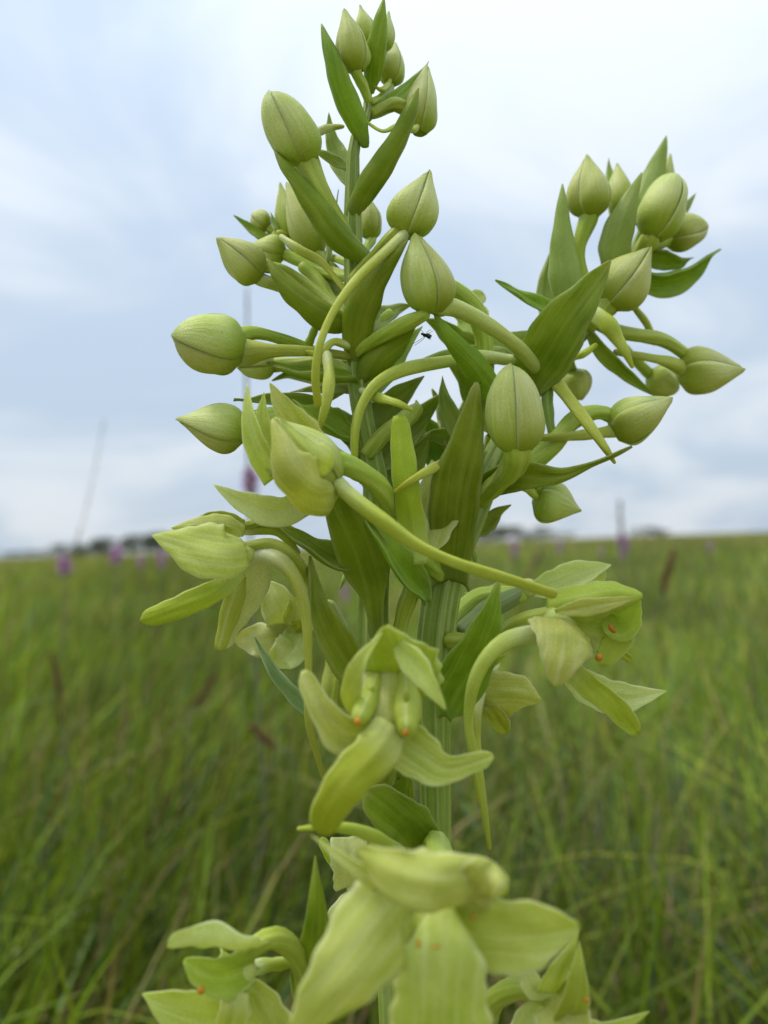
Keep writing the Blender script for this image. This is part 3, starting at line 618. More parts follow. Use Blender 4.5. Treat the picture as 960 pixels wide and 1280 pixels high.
# bud with the long spur hanging down in front of the stem
b = bud(A, (508,296,-6), (533,211,-6), 60, 20, bend=4)
spur(b, [(504,294,-7),(478,318,-9),(446,350,-10),(418,388,-11),(400,430,-12),(394,470,-12),(397,505,-11)], [15,14,14,15,15,17,14])
ovary(b, [(441,350,-1),(462,326,-4),(484,302,-6),(500,288,-6)], [14,15,15,18])
bract(b, [(441,448,-1),(446,400,-4),(466,352,-7),(490,322,-8),(510,300,-8)], 46, curl=-110, roll=10)
# bud far left, with the pale spur tube running back to the stem
b = bud(A, (304,438,-3), (214,417,-6), 86, 55, blunt=True, bend=-3)
spur(b, [(300,440,-3),(330,438,-4),(362,438,-4),(400,440,-3),(438,446,-1)], [42,27,19,17,15], mat='spur_white')
ovary(b, [(440,468,0),(398,442,3),(352,424,1),(318,416,-1),(298,422,-2)], [13,14,14,15,20])
bract(b, [(441,474,-1),(410,474,-3),(372,468,-3),(334,453,-2)], 32, curl=150, roll=-60)
b = bud(A, (344,455,10), (296,460,9), 38, 40, blunt=True); ovary(b, [(441,452,2),(395,452,7),(344,456,10)], [12,14,18])
bract(A, [(436,470,3),(395,470,8),(362,468,10),(340,476,11)], 22, curl=120)
# upper left bud and its dark bract
b = bud(A, (328,345,1), (268,301,-1), 54, 140, bend=5)
spur(b, [(324,348,1),(350,357,2),(385,372,2),(415,398,0)], [18,17,14,12], mat='spur_white')
ovary(b, [(440,400,0),(400,368,4),(362,340,4),(330,334,1)], [13,13,12,14])
bract(b, [(440,404,-1),(408,392,-3),(375,370,-4),(350,346,-4),(333,323,-3)], 38, curl=-140, roll=-15)
b = bud(A, (356,317,10), (311,306,10), 40, 50); ovary(b, [(440,348,2),(405,340,7),(356,318,10)], [12,13,14])
b = bud(A, (336,284,15), (314,268,15), 30, 50, blunt=True); ovary(b, [(438,330,3),(390,312,12),(336,285,15)], [9,10,11])
bract(A, [(352,308,14),(330,296,14),(310,282,14),(292,269,14)], 14, curl=90)
bract(A, [(352,300,13),(345,282,13),(338,265,13)], 9, mat='bract_pale')
tube('ovary', A, [(336,300,14),(346,293,13),(358,292,13)], [8,10,9], 'spur')
b = bud(A, (362,300,14), (350,228,14), 30, 80); ovary(b, [(438,345,3),(400,332,9),(362,302,14)], [10,12,13])
b = bud(A, (397,318,9), (358,228,11), 44, 75); ovary(b, [(440,352,2),(420,340,6),(397,320,9)], [11,13,18])
spur(A, [(352,296,4),(375,312,2),(402,328,1),(432,364,-1)], [10,12,13,13])
tube('ovary', A, [(438,395,1),(420,382,4),(398,350,7),(380,335,8)], [14,15,16,14], 'ovary', ribs=6, ribd=.06)
bract(A, [(438,380,4),(415,360,7),(396,345,8),(378,342,8)], 30, mat='bract_pale', curl=60)
# hanging spurs by the stem
spur(A, [(409,444,-5),(412,470,-7),(410,495,-8),(403,522,-8),(396,546,-7)], [15,18,17,14,6])
spur(A, [(436,432,-2),(416,428,-3),(400,442,-4),(384,440,-4)], [12,12,12,10])
bract(A, [(440,490,1),(420,486,2),(390,486,3),(363,490,4)], 12, mat='bract_pale')
tube('ovary', A, [(384,434,3),(390,420,2),(396,405,1)], [11,11,8], 'ovary')
# bracts right of the stem, towards the middle bud
bract(A, [(451,470,-1),(470,442,-3),(500,416,-4),(528,396,-5)], 46, curl=-120, roll=20)
ovary(A, [(446,440,-1),(470,424,-4),(500,408,-6),(530,394,-7)], [16,17,18,17])
bract(A, [(448,410,3),(470,398,6),(495,386,8),(514,382,9)], 30, mat='bract_pale', curl=70)
bract(A, [(452,500,-1),(470,470,3),(498,438,6),(528,408,7)], 40, curl=90)
# left lower bud
b = bud(A, (308,541,-4), (220,521,-6), 62, 60, bend=-3)
ovary(b, [(440,545,0),(400,528,-2),(350,520,-3),(306,532,-4)], [18,24,24,26])
bract(b, [(440,556,1),(400,516,1),(345,502,0),(292,500,-2)], 26, curl=130, roll=-40)
bract(A, [(438,548,-1),(410,530,-4),(385,515,-5),(365,500,-5)], 38, curl=120, roll=-50)
# opening bud in front
b = bud(A, (416,612,-12), (339,524,-16), 84, 118, bend=4, gape=0.04)
ovary(b, [(496,668,-2),(484,625,-7),(460,596,-11),(420,578,-13)], [24,26,27,30])
sheet('sepal', b, [(424,610,-14),(396,612,-20),(362,580,-23),(340,524,-21)], 66, 'petal', prof=[(0,.4),(.15,.8),(.4,1),(.65,.8),(.85,.42),(.95,.2),(1,.05)], curl=-120, wav=.2)
sheet('sepal', b, [(424,588,-14),(404,578,-19),(376,556,-20),(350,522,-19)], 40, 'petal', prof='lance', curl=-90, wav=.3)
sheet('sepal', b, [(392,566,-11),(372,535,-12),(352,505,-13),(337,478,-13)], 50, 'petal', prof='tri', curl=80)
sheet('sepal', b, [(350,594,-13),(327,562,-14),(314,522,-14),(309,480,-13)], 40, 'petal', prof='tri', curl=110, roll=30)
sheet('petal', b, [(352,590,-13),(335,555,-12),(328,520,-11),(330,490,-10)], 34, 'hood', prof='tri', curl=80)
spur(b, [(416,600,-14),(440,622,-17),(480,652,-19),(520,680,-19),(570,703,-19),(630,722,-18),(690,742,-17)], [22,23,23,24,25,23,18])
bract(A, [(470,782,-2),(463,736,-4),(450,696,-6),(436,655,-9),(420,612,-11),(410,590,-12)], 66, curl=90, prof=[(0,.2),(.2,.34),(.32,.62),(.5,1),(.7,.92),(.88,.5),(1,.05)])
bract(A, [(528,742,-2),(505,715,-6),(482,682,-8),(460,648,-9),(440,618,-9)], 40, curl=140, roll=-40)
bract(A, [(438,706,-2),(415,700,-5),(382,680,-7),(346,655,-7)], 44, curl=110, roll=-55)
tube('ovary', A, [(497,800,0),(505,765,-1),(515,735,-2),(520,700,-2)], [20,22,22,20], 'ovary', ribs=6, ribd=.07)
sheet('petal', A, [(404,622,-8),(350,640,-10),(306,628,-11),(267,606,-11)], 38, 'petal_white', prof='ovate', curl=50)
bract(A, [(446,850,-2),(424,822,-6),(400,772,-8),(392,735,-8),(387,695,-7)], 44, curl=120, roll=-30)
bract(A, [(405,905,0),(379,878,0),(345,842,0),(317,794,1)], 19, mat='grey_bract', curl=90)
bract(A, [(448,690,4),(440,705,3),(424,738,2)], 12, mat='bract_pale')
tube('ovary', A, [(420,880,3),(424,840,3),(422,800,3),(410,760,3)], [40,40,32,20], 'ovary', ribs=7, ribd=.09, sides=28)

# ---- open flower on the left
f = knob('flower', A, (306,692,-9), 26, 'column', 1.2, 1)
ovary(f, [(400,760,-3),(384,722,-6),(364,694,-9),(338,680,-9),(304,684,-9)], [13,14,14,14,16])
spur(f, [(304,700,-8),(330,694,-9),(356,706,-11),(374,734,-12),(383,775,-12),(386,830,-12),(386,900,-11),(404,970,-10)], [22,23,22,20,19,18,16,9], mat='spur_white')
sheet('lateral_sepal', f, [(308,688,-12),(280,690,-14),(240,682,-14),(190,669,-13)], 74, 'petal', prof=[(0,.5),(.12,.75),(.3,1),(.5,.95),(.7,.65),(.88,.28),(1,.02)], curl=-40, roll=-20)
sheet('dorsal_sepal', f, [(306,664,-6),(280,660,-7),(250,660,-8),(214,660,-8)], 34, 'petal', prof='ovate', curl=-120)
sheet('petal', f, [(304,668,-10),(280,666,-11),(245,664,-11),(216,662,-10)], 22, 'lip', prof='lance', curl=80)
sheet('petal', f, [(306,652,-4),(285,648,-4),(260,648,-4),(232,656,-4)], 18, 'hood', prof='lance', curl=60)
sheet('lip', f, [(300,712,-10),(272,737,-12),(240,752,-13),(205,766,-13),(175,776,-12)], 30, 'lip', prof='strap', curl=-60)
sheet('lateral_sepal', f, [(308,700,-6),(314,722,-6),(304,752,-6),(288,780,-6),(276,812,-6)], 50, 'petal_white', prof=[(0,.5),(.15,.9),(.3,1),(.5,.75),(.7,.6),(.9,.5),(.97,.3),(1,.05)], curl=50, roll=20)
tube('petal', f, [(302,720,-8),(294,745,-9),(284,778,-9),(276,806,-9)], [14,24,24,16], 'hood', flat=.5)
# second flower behind it, seen by its tube only
f = knob('flower', A, (300,658,-2), 16, 'column')
spur(f, [(304,662,-2),(326,662,-2),(348,665,-1),(372,690,1)], [16,16,16,14], mat='spur_white')
ovary(f, [(420,700,2),(370,668,0),(340,652,-2),(304,657,-3)], [12,13,13,12])
# flower behind, between the stem and the left flower
f = knob('flower', A, (362,785,9), 26, 'column')
sheet('dorsal_sepal', f, [(364,790,9),(358,770,7),(346,748,6),(337,727,7)], 52, 'petal_white', prof='ovate', curl=110, wav=.5)
sheet('lateral_sepal', f, [(366,786,8),(345,800,7),(318,800,7),(290,802,8)], 44, 'petal_white', prof='ovate', curl=50, wav=.6)
sheet('lateral_sepal', f, [(372,790,8),(366,808,6),(352,822,6),(340,834,7)], 44, 'petal_white', prof='ovate', curl=60, wav=.6)
sheet('lip', f, [(362,786,7),(372,780,5),(380,782,5)], 14, 'lip', prof='strap', curl=40)
sheet('petal', f, [(360,780,6),(366,762,5),(362,748,5)], 22, 'petal', prof='ovate', curl=80)
ovary(f, [(462,840,2),(430,800,6),(396,788,8),(364,786,9)], [14,15,16,16])

# ---- open flower in front of the stems
f = knob('flower', A, (486,880,-24), 40, 'petal', 0.8, 1.5)
sheet('dorsal_sepal', f, [(499,878,-20),(496,846,-24),(490,812,-28),(482,783,-30)], 120, 'hood', prof=[(0,.92),(.2,1),(.45,.9),(.65,.66),(.82,.4),(.94,.18),(1,.04)], curl=-90, wav=.2)
sheet('petal', f, [(452,902,-25),(441,866,-28),(450,828,-30),(478,790,-30)], 30, 'petal', prof='lance', curl=70, roll=20)
sheet('petal', f, [(490,798,-28),(516,826,-29),(538,858,-30),(558,888,-30)], 34, 'petal', prof='lance', curl=60, roll=-10)
sheet('throat', f, [(488,838,-25),(486,870,-27),(484,900,-28),(484,928,-28)], 66, 'petal', prof='even', curl=-70)
tube('anther', f, [(470,846,-25),(460,874,-27.2),(450,896,-29.5)], [18,26,24], 'hood'); knob('pollinium', f, (447,902,-30.65), 10, 'pollen', 1, 1.1)
tube('anther', f, [(508,842,-25),(509,880,-27.2),(509,908,-29.5)], [24,34,30], 'hood'); knob('pollinium', f, (507,916,-30.85), 8, 'pollen', 1, 1.2)
knob('pollinium', f, (464,864,-27.4), 9, 'lip', .9, 1.8); knob('pollinium', f, (508,872,-28.5), 9, 'lip', .8, 2.2)
sheet('lateral_sepal', f, [(470,924,-27),(432,918,-29),(402,886,-30),(379,838,-29)], 58, 'petal', prof=[(0,.9),(.2,1),(.4,.85),(.6,.6),(.8,.46),(.93,.38),(1,.1)], curl=60)
sheet('lateral_sepal', f, [(498,924,-26),(526,944,-27),(560,960,-28),(616,944,-29)], 64, 'petal', prof=[(0,.9),(.2,1),(.4,.85),(.6,.5),(.8,.4),(.93,.36),(1,.1)], curl=70)
sheet('lip', f, [(492,908,-29),(468,944,-32),(436,978,-34),(414,1008,-34),(402,1044,-33)], 60, 'lip', prof=[(0,.8),(.2,1),(.5,.95),(.75,.8),(.92,.7),(.98,.5),(1,.2)], curl=-60)
ovary(f, [(474,990,-3),(482,955,-12),(488,920,-20),(486,890,-24)], [26,28,28,26])
spur(A, [(500,1066,-12),(470,1046,-20),(440,1036,-24),(405,1034,-26),(374,1036,-26)], [20,20,19,17,10])
bract(A, [(530,1052,-6),(512,1030,-10),(486,1008,-13),(458,985,-14)], 58, curl=70, prof='blunt')
bract(A, [(500,1000,-3),(504,975,-7),(498,955,-9)], 34, curl=70)
# ---- flower low on the left
f = knob('flower', A, (306,1215,-26), 30, 'column')
ovary(f, [(395,1300,-8),(384,1230,-16),(368,1190,-22),(340,1172,-25),(304,1192,-26)], [26,27,27,26,24], ribd=.09)
spur(f, [(312,1212,-23),(338,1206,-20),(368,1202,-15)], [24,23,20], mat='spur_white')
sheet('dorsal_sepal', f, [(330,1188,-25),(290,1184,-29),(250,1176,-31),(209,1184,-31)], 46, 'petal_white', prof='strap', curl=-90, roll=30, wav=.4)
sheet('petal', f, [(318,1206,-26),(290,1216,-28),(262,1216,-29),(230,1200,-29)], 62, 'hood', prof=[(0,1),(.3,1),(.6,.85),(.85,.5),(1,.1)], curl=60)
sheet('petal', f, [(300,1200,-25),(290,1225,-27),(284,1245,-28),(281,1262,-28)], 56, 'hood', prof='tri', curl=40)
knob('pollinium', f, (251,1238,-30.65), 10, 'pollen')
sheet('lateral_sepal', f, [(312,1250,-25),(270,1270,-27),(225,1262,-28),(178,1242,-28)], 74, 'petal', prof='ovate', curl=50)
sheet('lateral_sepal', f, [(306,1226,-24),(326,1262,-24),(346,1300,-24),(360,1340,-23)], 66, 'petal', prof='ovate', curl=50)
sheet('lip', f, [(296,1240,-28),(288,1290,-30),(284,1340,-31)], 40, 'lip', prof='strap', curl=40)

# ---- leaning orchid: buds at its tip
b = bud(B, (738,272,15), (733,193,15), 54, 70); ovary(b, [(746,392,15),(730,350,15),(724,310,15),(736,272,15)], [13,15,16,22])
bract(B, [(722,408,13),(712,362,11),(705,305,11),(703,230,12)], 40, mat='bract_pale', curl=-140)
bract(B, [(700,430,14),(684,385,16),(683,345,17),(690,310,17)], 28, mat='bract_pale', curl=80)
b = bud(B, (777,268,24), (771,204,25), 36, 90); ovary(b, [(790,330,19),(782,300,22),(777,270,24)], [10,11,12])
bract(B, [(775,290,24),(766,255,26),(762,225,27),(761,197,27)], 22, mat='bract_pale')
b = bud(B, (814,298,17), (842,216,17), 62, 120, blunt=True, bend=3); ovary(b, [(792,335,19),(800,315,18),(812,300,17)], [14,18,24])
bract(B, [(770,352,15),(770,318,13),(780,275,12),(802,216,13)], 40, mat='bract_pale', curl=-140)
bract(B, [(806,280,21),(812,245,23),(822,208,24),(833,170,24)], 38, mat='bract_pale', curl=-140)
b = bud(B, (826,250,27), (838,192,27), 26, 80); ovary(b, [(806,288,21),(816,270,24),(826,252,27)], [8,9,10])
bract(B, [(840,290,24),(856,262,26),(870,241,27)], 14, mat='bract_pale')
b = bud(B, (832,298,23), (882,276,25), 46, 240, blunt=True, bend=8); ovary(b, [(795,318,19),(815,308,21),(834,298,23)], [11,14,18])
bract(B, [(786,340,18),(815,350,20),(855,343,22),(900,311,23)], 34, curl=150, roll=-50)
bract(B, [(800,318,20),(825,322,23),(850,328,24),(866,322,25)], 26, curl=120, roll=-40)
b = bud(B, (758,382,12), (815,309,11), 64, 25, bend=-2); ovary(b, [(733,412,14),(744,400,12),(758,382,12)], [16,20,28])
bract(B, [(662,476,9),(690,438,5),(712,402,3),(738,362,2),(763,326,2)], 70, curl=60, prof=[(0,.5),(.15,.85),(.32,1),(.5,.92),(.68,.68),(.84,.4),(.95,.16),(1,.04)], roll=10)
bract(B, [(706,402,11),(688,388,10),(660,374,9),(619,350,8)], 23, curl=110, roll=-30)
# buds out on the right
b = bud(B, (848,466,18), (931,457,17), 62, 40, bend=4)
ovary(b, [(738,402,15),(775,415,15),(825,424,16),(850,438,17),(862,450,18)], [14,16,17,17,16])
spur(b, [(856,462,17),(835,453,15),(805,446,14),(770,440,14)], [22,17,15,12], mat='spur_white')
b = bud(B, (812,468,24), (848,488,24), 44, 60, blunt=True); ovary(b, [(742,398,16),(775,430,21),(812,468,24)], [10,12,14])
bract(B, [(735,412,13),(752,440,14),(784,470,16),(820,496,18)], 18, curl=140, roll=-20)
spur(B, [(744,392,9),(762,408,7),(778,434,6),(790,458,6)], [22,25,19,8])
tube('ovary', B, [(782,362,16),(793,384,17),(808,404,17),(818,428,17)], [8,9,9,8], 'ovary')
tube('spur', B, [(716,448,8),(730,442,7),(744,432,8)], [8,9,7], 'spur')
b = bud(B, (714,464,18), (728,500,18), 42, 60, blunt=True); ovary(b, [(716,430,14),(711,446,16),(714,464,18)], [12,13,14])
b = bud(B, (766,540,8), (839,494,6), 62, 60, bend=3)
ovary(b, [(612,588,7),(650,582,5),(690,556,5),(716,526,6),(748,515,7),(774,526,8)], [18,26,28,22,18,17])
spur(b, [(772,538,8),(745,542,6),(712,545,4),(676,547,2)], [22,17,16,15], mat='spur_white')
tube('ovary', B, [(686,474,8),(684,500,8),(686,520,8),(690,542,8)], [13,14,14,10], 'bract_pale')
spur(B, [(676,446,11),(696,478,7),(730,524,1),(756,560,-2),(768,578,-2)], [16,21,19,15,6])
b = bud(B, (647,566,-8), (639,454,-10), 74, 150, blunt=True); ovary(b, [(600,625,5),(622,604,0),(640,585,-5),(647,566,-8)], [22,26,30,34])
bract(B, [(600,606,4),(645,590,0),(700,592,-2),(750,576,-3),(790,558,-3)], 38, curl=90, roll=-25, prof=[(0,.6),(.15,.95),(.3,1),(.45,.8),(.6,.42),(.75,.24),(.9,.16),(1,.05)])
b = bud(B, (668,620,9), (726,641,9), 54, 60, bend=-3); ovary(b, [(606,604,7),(640,600,8),(666,602,8),(676,620,9)], [13,14,14,13])
spur(b, [(672,622,8),(660,612,7),(640,604,6)], [13,12,10])
bract(B, [(590,668,7),(604,656,9),(622,640,10),(639,631,10)], 24, curl=90)
tube('ovary', B, [(578,676,6),(590,688,9),(594,700,10)], [7,9,7], 'bract_pale')
# the tall bract in front of its stem
bract(B, [(562,710,1),(568,650,-3),(575,600,-6),(586,540,-8),(596,478,-8)], 64, curl=50, prof=[(0,.72),(.2,.82),(.4,.96),(.52,1),(.66,.82),(.8,.54),(.92,.3),(.98,.17),(1,.08)], thick=.8)
# bud in the middle, above
b = bud(B, (541,392,-6), (525,290,-8), 68, 128, bend=-6)
ovary(b, [(672,462,8),(645,432,3),(603,402,-3),(566,384,-5),(548,384,-6)], [17,19,20,21,22], mat='column', ribd=.03)
bract(b, [(632,508,5),(606,470,-3),(580,440,-6),(558,415,-7),(541,388,-6)], 42, curl=-110, roll=-10)
tube('ovary', B, [(606,470,8),(604,420,7),(592,384,6),(566,358,4)], [24,26,24,18], 'ovary', ribs=6, ribd=.06)
bract(B, [(606,446,10),(632,436,10),(654,424,11),(672,412,11)], 38, mat='bract_pale', curl=50)
sheet('petal', B, [(580,430,12),(590,400,13),(602,380,14)], 34, 'petal_white', prof='blunt', curl=60)
sheet('petal', B, [(572,400,12),(588,378,13),(606,368,14)], 22, 'petal_white', prof='blunt', curl=60)
bract(B, [(600,450,10),(570,430,10),(548,408,10),(530,398,10)], 34, mat='bract', curl=60)
spur(B, [(640,450,8),(602,446,4),(562,452,0),(505,462,-4),(470,480,-6),(452,506,-7),(444,536,-8),(443,572,-8)], [16,19,20,20,20,19,17,12])
bract(B, [(630,440,9),(590,442,7),(550,446,5),(510,458,4)], 22, mat='bract_pale', curl=60)
# the tangle between both stems
spur(A, [(452,488,-3),(474,497,-6),(496,504,-8),(514,512,-8)], [10,14,14,8])
bract(A, [(456,560,0),(480,520,4),(500,495,5),(530,470,6)], 44, curl=80)
bract(A, [(462,590,0),(500,545,6),(530,515,8),(556,490,8)], 48, curl=80)
ovary(A, [(458,570,-1),(478,545,-1),(500,530,0),(520,512,2)], [18,22,22,18])
bract(B, [(590,560,8),(570,530,7),(556,500,6),(553,470,6)], 28, mat='bract_pale', curl=80)
bract(B, [(604,570,9),(570,550,9),(545,545,9),(520,552,9)], 30, curl=80, mat='bract')
bract(B, [(622,540,10),(600,500,12),(580,470,12),(560,455,12)], 50, curl=60)
bract(B, [(600,590,10),(560,575,11),(530,540,12),(520,500,12)], 56, curl=60)
bract(A, [(470,640,2),(500,600,6),(522,570,8),(540,540,9)], 50, curl=60)
tube('ovary', A, [(472,640,3),(490,600,8),(505,570,10),(525,548,11)], [22,26,24,20], 'ovary', ribs=6, ribd=.07)
bract(A, [(470,600,3),(440,585,6),(425,568,7),(415,555,7)], 26, mat='bract_pale', curl=70)
for k, (x0, y0, x1, y1, w_, dz, mt) in enumerate([(446,420,478,388,20,6,'bract_pale'),(444,478,420,440,18,5,'bract'),(446,500,478,486,16,5,'bract_pale'),(452,540,408,508,22,6,'bract'),
        (462,600,432,552,20,7,'bract_pale'),(560,560,540,486,24,12,'bract_pale'),(610,560,628,520,20,11,'bract'),(640,530,660,486,18,12,'bract_pale'),(470,560,512,534,20,9,'bract_pale'),
        (575,520,600,478,24,13,'bract'),(482,640,452,606,22,6,'bract_pale'),(720,424,742,372,18,17,'bract_pale'),(690,460,664,420,16,14,'bract'),(586,640,632,606,18,11,'bract_pale'),(478,700,440,668,18,5,'bract')]):
    own = A if x0 < 500 else B
    bract(own, [(x0,y0,dz-3),((2*x0+x1)/3+3,(2*y0+y1)/3,dz),((x0+2*x1)/3+2,(y0+2*y1)/3-3,dz+1),(x1,y1,dz+1)], w_, mat=mt, curl=(80,-100,120)[k%3], roll=(20,-30,0,45)[k%4])
for x0, y0, x1, y1, dz in [(446,400,404,372,5),(446,430,486,392,6),(448,516,486,500,6),(590,600,560,560,12),(640,528,610,500,14),(716,430,700,392,16),(448,470,404,500,4),(470,585,508,548,8)]:
    ovary(A if x0 < 500 else B, [(x0,y0,dz-4),((x0+x1)/2+4,(y0+y1)/2-3,dz),(x1,y1,dz+1)], [12,17,12])
# flower facing away in the middle
f = knob('flower', A, (520,660,-3), 36, 'column', 1, 1.4)
sheet('lip', f, [(520,706,-6),(514,650,-8),(507,600,-9),(499,519,-8)], 36, 'lip', prof=[(0,.9),(.3,1),(.5,.95),(.8,.8),(.93,.7),(.98,.55),(1,.4)], curl=-60)
sheet('lateral_sepal', f, [(524,690,-4),(535,660,-3),(545,620,-2),(540,575,-1)], 66, 'petal', prof='ovate', curl=50)
sheet('lateral_sepal', f, [(516,690,-3),(500,665,-2),(494,640,-1),(496,610,0)], 44, 'petal', prof='ovate', curl=50)
spur(f, [(566,572,-2),(540,586,-8),(515,600,-10),(494,614,-10)], [15,14,12,7])
ovary(f, [(548,720,2),(536,705,-1),(522,690,-3)], [18,22,24])

# ---- open flower on the right
f = knob('flower', B, (700,775,-12), 40, 'column', 1.2, 1)
ovary(f, [(560,800,2),(610,800,-4),(650,780,-9),(694,768,-12)], [18,20,23,24])
spur(f, [(700,790,-12),(665,794,-14),(632,802,-16),(606,826,-17),(590,862,-17),(586,910,-16),(598,970,-15),(612,1060,-14)], [26,26,25,23,23,22,20,7], mat='spur_white')
sheet('dorsal_sepal', f, [(684,758,-12),(720,752,-14),(765,744,-15),(803,744,-15)], 50, 'hood', prof=[(0,.7),(.2,.95),(.5,1),(.75,.8),(.92,.45),(1,.12)], curl=-130, roll=20)
sheet('petal', f, [(700,762,-10),(735,778,-11),(765,792,-11),(752,832,-11)], 66, 'hood', prof=[(0,.6),(.3,1),(.55,.95),(.8,.6),(.95,.35),(1,.1)], curl=60)
sheet('petal', f, [(694,764,-14),(725,760,-16),(762,754,-17),(798,746,-16)], 22, 'petal', prof='lance', curl=60)
sheet('petal', f, [(752,772,-11),(772,780,-12),(786,770,-13),(800,746,-14)], 44, 'hood', prof='lance', curl=50)
knob('pollinium', f, (749,822,-14.65), 10, 'pollen'); knob('pollinium', f, (765,786,-14.15), 9, 'pollen', .8, 1.5, 40)
knob('pollinium', f, (748,768,-14.15), 7, 'pollen', .8, 1.5, 60)
sheet('lateral_sepal', f, [(704,776,-14),(706,800,-18),(702,828,-20),(694,858,-20)], 86, 'petal', prof=[(0,.85),(.15,1),(.4,.92),(.65,.66),(.85,.42),(.95,.25),(1,.05)], curl=-50)
sheet('lateral_sepal', f, [(704,836,-9),(740,862,-8),(780,872,-8),(833,864,-8)], 44, 'petal_white', prof='ovate', curl=50)
sheet('lip', f, [(706,828,-12),(735,858,-15),(765,880,-16),(798,918,-16)], 30, 'lip', prof='strap', curl=50)
sheet('petal', f, [(762,808,-6),(776,816,-5),(790,826,-5)], 12, 'lip', prof='strap', curl=40)
sheet('petal', f, [(768,800,-5),(778,802,-4),(785,806,-4)], 10, 'petal_white', prof='strap', curl=40)
bract(B, [(560,882,0),(582,842,-6),(602,800,-10),(614,765,-12),(624,722,-12)], 66, curl=50, roll=10, prof='lance')
# flowers behind on the right
f = knob('flower', B, (660,735,12), 24, 'column')
sheet('dorsal_sepal', f, [(664,740,12),(700,728,11),(730,716,11),(764,706,11)], 38, 'petal_white', prof='ovate', curl=90, roll=20)
sheet('lateral_sepal', f, [(700,744,12),(728,740,11),(746,728,11),(757,708,11)], 26, 'petal', prof='ovate', curl=60)
sheet('petal', f, [(660,730,13),(630,738,14),(604,744,14),(580,741,14)], 22, 'petal_white', prof='ovate', curl=40)
tube('ovary', f, [(560,800,8),(572,768,10),(600,748,12),(650,744,12)], [18,24,24,20], 'ovary', ribs=6, ribd=.09, sides=24)
tube('ovary', f, [(574,790,8),(600,768,10),(630,752,11),(655,738,12)], [20,24,22,14], 'grey_bract', ribs=5, ribd=.09, sides=24)
f = knob('flower', B, (602,860,10), 22, 'column')
sheet('lateral_sepal', f, [(590,862,9),(620,868,8),(648,868,8),(677,876,9)], 58, 'petal', prof='ovate', curl=-40)
sheet('lip', f, [(598,876,9),(614,890,8),(624,902,8),(633,917,8)], 24, 'lip', prof='blunt', curl=40)
sheet('dorsal_sepal', f, [(590,850,11),(604,830,11),(618,815,12),(630,806,12)], 34, 'petal_white', prof='ovate', curl=60)
sheet('petal', f, [(606,835,6),(620,826,6),(634,818,6)], 10, 'lip', prof='lance', curl=40)
ovary(f, [(552,900,4),(568,880,7),(585,866,9)], [18,20,20])
tube('spur', f, [(600,866,8),(594,900,6),(596,950,5),(600,1000,5)], [14,15,14,8], 'spur')

# ---- big low flower nearest the lens
f = knob('flower', B, (556,1144,-36), 56, 'petal', 1.1, 1.2)
ovary(f, [(540,1070,0),(545,1052,-12),(550,1075,-24),(556,1120,-34)], [28,30,32,34])
sheet('dorsal_sepal', f, [(634,1110,-40),(592,1100,-42),(540,1104,-44),(494,1092,-44),(450,1062,-42)], 74, 'petal', prof=[(0,.3),(.08,.55),(.2,.72),(.4,.95),(.6,1),(.82,.72),(.94,.42),(1,.15)], curl=-70, roll=-15, wav=.5)
sheet('petal', f, [(584,1136,-38),(594,1108,-42),(606,1092,-43),(616,1078,-42)], 56, 'petal', prof='blunt', curl=50, roll=10, wav=.4)
sheet('petal', f, [(500,1118,-38),(470,1102,-41),(430,1074,-41),(389,1044,-40)], 22, 'petal', prof='lance', curl=50)
sheet('lateral_sepal', f, [(520,1112,-38),(480,1160,-42),(430,1222,-44),(370,1290,-43)], 120, 'petal', prof=[(0,.7),(.15,.95),(.35,1),(.6,.82),(.8,.55),(1,.2)], curl=-50)
sheet('lateral_sepal', f, [(578,1160,-38),(620,1166,-40),(668,1166,-41),(724,1158,-40)], 102, 'petal', prof=[(0,.75),(.15,.95),(.4,1),(.65,.8),(.85,.45),(.96,.2),(1,.05)], curl=50)
sheet('lip', f, [(554,1132,-40),(554,1180,-42),(552,1240,-42),(550,1330,-40)], 128, 'petal', prof=[(0,.22),(.1,.45),(.25,.72),(.5,.95),(.8,1),(1,.7)], curl=-60)
sheet('petal', f, [(520,1120,-37),(525,1150,-40),(528,1190,-41),(520,1230,-41)], 60, 'hood', prof='ovate', curl=50)
knob('pollinium', f, (523,1180,-43.45), 7, 'pollen', .7, 1.7); knob('pollinium', f, (545,1183,-43.25), 6, 'pollen', 1.6, .6)
knob('pollinium', f, (592,1146,-42.15), 6, 'pollen', .8, 1.4)
bract(A, [(382,1262,-12),(392,1210,-20),(396,1140,-24),(394,1070,-24)], 54, curl=-60, twist=0)
# flower behind it, only its whitish petals show
f = knob('flower', A, (440,1100,-6), 24, 'column')
sheet('petal', f, [(442,1108,-8),(438,1085,-9),(436,1066,-9),(435,1046,-8)], 46, 'petal_white', prof='even', curl=40)
sheet('petal', f, [(446,1120,-8),(432,1140,-10),(424,1160,-10),(418,1180,-9)], 40, 'petal_white', prof='ovate', curl=40)
sheet('lip', f, [(440,1110,-7),(424,1085,-7),(408,1060,-7),(402,1046,-7)], 16, 'lip', prof='strap', curl=40)
ovary(f, [(490,1140,1),(470,1120,-3),(444,1104,-6)], [20,22,22])
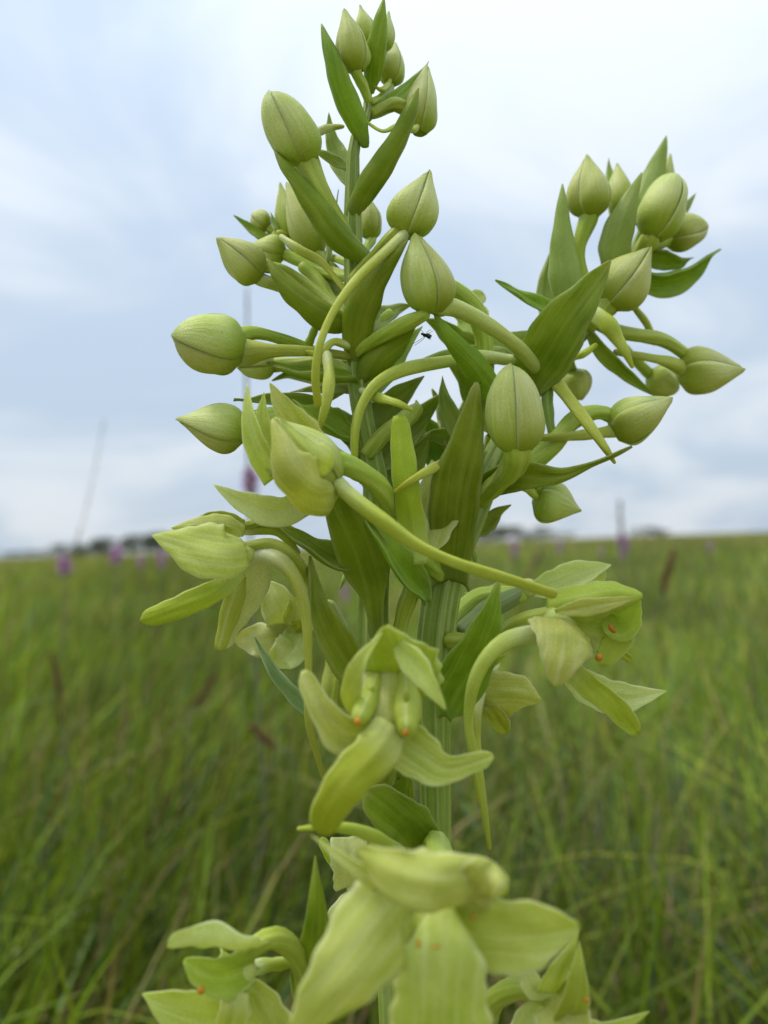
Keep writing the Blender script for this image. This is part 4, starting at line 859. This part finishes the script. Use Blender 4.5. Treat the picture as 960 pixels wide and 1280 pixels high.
# flower low on the right
f = knob('flower', B, (690,1246,-24), 30, 'column')
ovary(f, [(560,1330,-4),(604,1284,-14),(620,1248,-20),(654,1234,-23),(688,1246,-24)], [24,25,25,24,24], ribd=.09)
sheet('dorsal_sepal', f, [(690,1240,-26),(700,1215,-28),(712,1192,-29),(724,1162,-29)], 40, 'petal', prof='tri', curl=-50, roll=-20)
sheet('petal', f, [(690,1240,-25),(668,1236,-26),(660,1222,-26),(652,1214,-26)], 26, 'petal_white', prof='blunt', curl=50)
sheet('petal', f, [(700,1290,-26),(716,1256,-29),(722,1220,-30),(724,1176,-29)], 40, 'hood', prof='lance', curl=60)
sheet('lateral_sepal', f, [(690,1250,-26),(704,1272,-28),(712,1292,-29),(716,1320,-29)], 64, 'petal', prof='even', curl=50)
sheet('lateral_sepal', f, [(682,1252,-22),(664,1272,-22),(648,1300,-22),(636,1330,-22)], 42, 'petal_white', prof='ovate', curl=50)
knob('pollinium', f, (733,1250,-30.65), 7, 'pollen'); 
sheet('lip', f, [(706,1262,-28),(745,1290,-28),(780,1280,-28),(812,1264,-28)], 30, 'petal', prof='lance', curl=50)

# ------------------------------------------------------------------ the tiny insect
def fly():
    c = Q((531,419,-3)); px = PX((0,0,-3)); X = Vector(CAMX); Y = Vector(np.cross(TOCAM, CAMX)); Z = Vector(TOCAM)
    root = empty('fly', c); tag(root, 'tiny black fly in the gap below the middle bud', 'fly')
    def ell(name, off, a, b_, ang):
        V = []; d = (X*math.cos(ang)+Y*math.sin(ang)); e = (-X*math.sin(ang)+Y*math.cos(ang)); o = c + (X*off[0]+Y*off[1])*px
        for i in range(8):
            al = math.pi*(i+.1)/7.2
            for j in range(10): th = 2*math.pi*j/10; V.append(tuple(o + d*(a*px*math.cos(al)) + (e*math.cos(th)+Z*math.sin(th))*(b_*px*math.sin(al))))
        mesh_obj(name, V, grid_faces(8, 10, True)+[tuple(reversed(range(10))), tuple(range(70,80))], 'fly', root, origin=o)
    ell('thorax', (0,0), 3.2, 2.3, -.4); ell('abdomen', (4,-2), 4, 1.8, -.5); ell('head', (-3.4,1.6), 1.6, 1.6, 0)
    for pts in ([(0,-1),(-5,-5),(-15,-11)], [(1,-1),(-3,-6),(-13,-13)], [(1,1),(4,5),(8,7)], [(2,0),(6,3),(10,5)], [(-1,1),(-3,5),(-6,7)], [(2,-1),(4,-4),(8,-6)]):
        S = spline([list(c+(X*a+Y*b_)*px) for a, b_ in pts], 8); V, f_, U, NU = tube_w(S, np.full(8, .28*px), 5); mesh_obj('leg', V, f_, 'fly', root, U, NU, origin=S[0])
    for k in (1, -1):
        V = [tuple(c+(X*a+Y*b_)*px+Z*(.5*k+.5)*px) for a, b_ in ((0,1),(4,2.5*k),(9,1.5*k-2),(8,-3),(3,-1))]; V2 = [tuple(Vector(v)+Z*.12*px) for v in V]
        mesh_obj('wing', V+V2, [(0,1,2,3,4),(9,8,7,6,5)]+[(i,(i+1)%5+0,(i+1)%5+5,i+5) for i in range(5)], 'wing', root, smooth=False, origin=c)
fly()
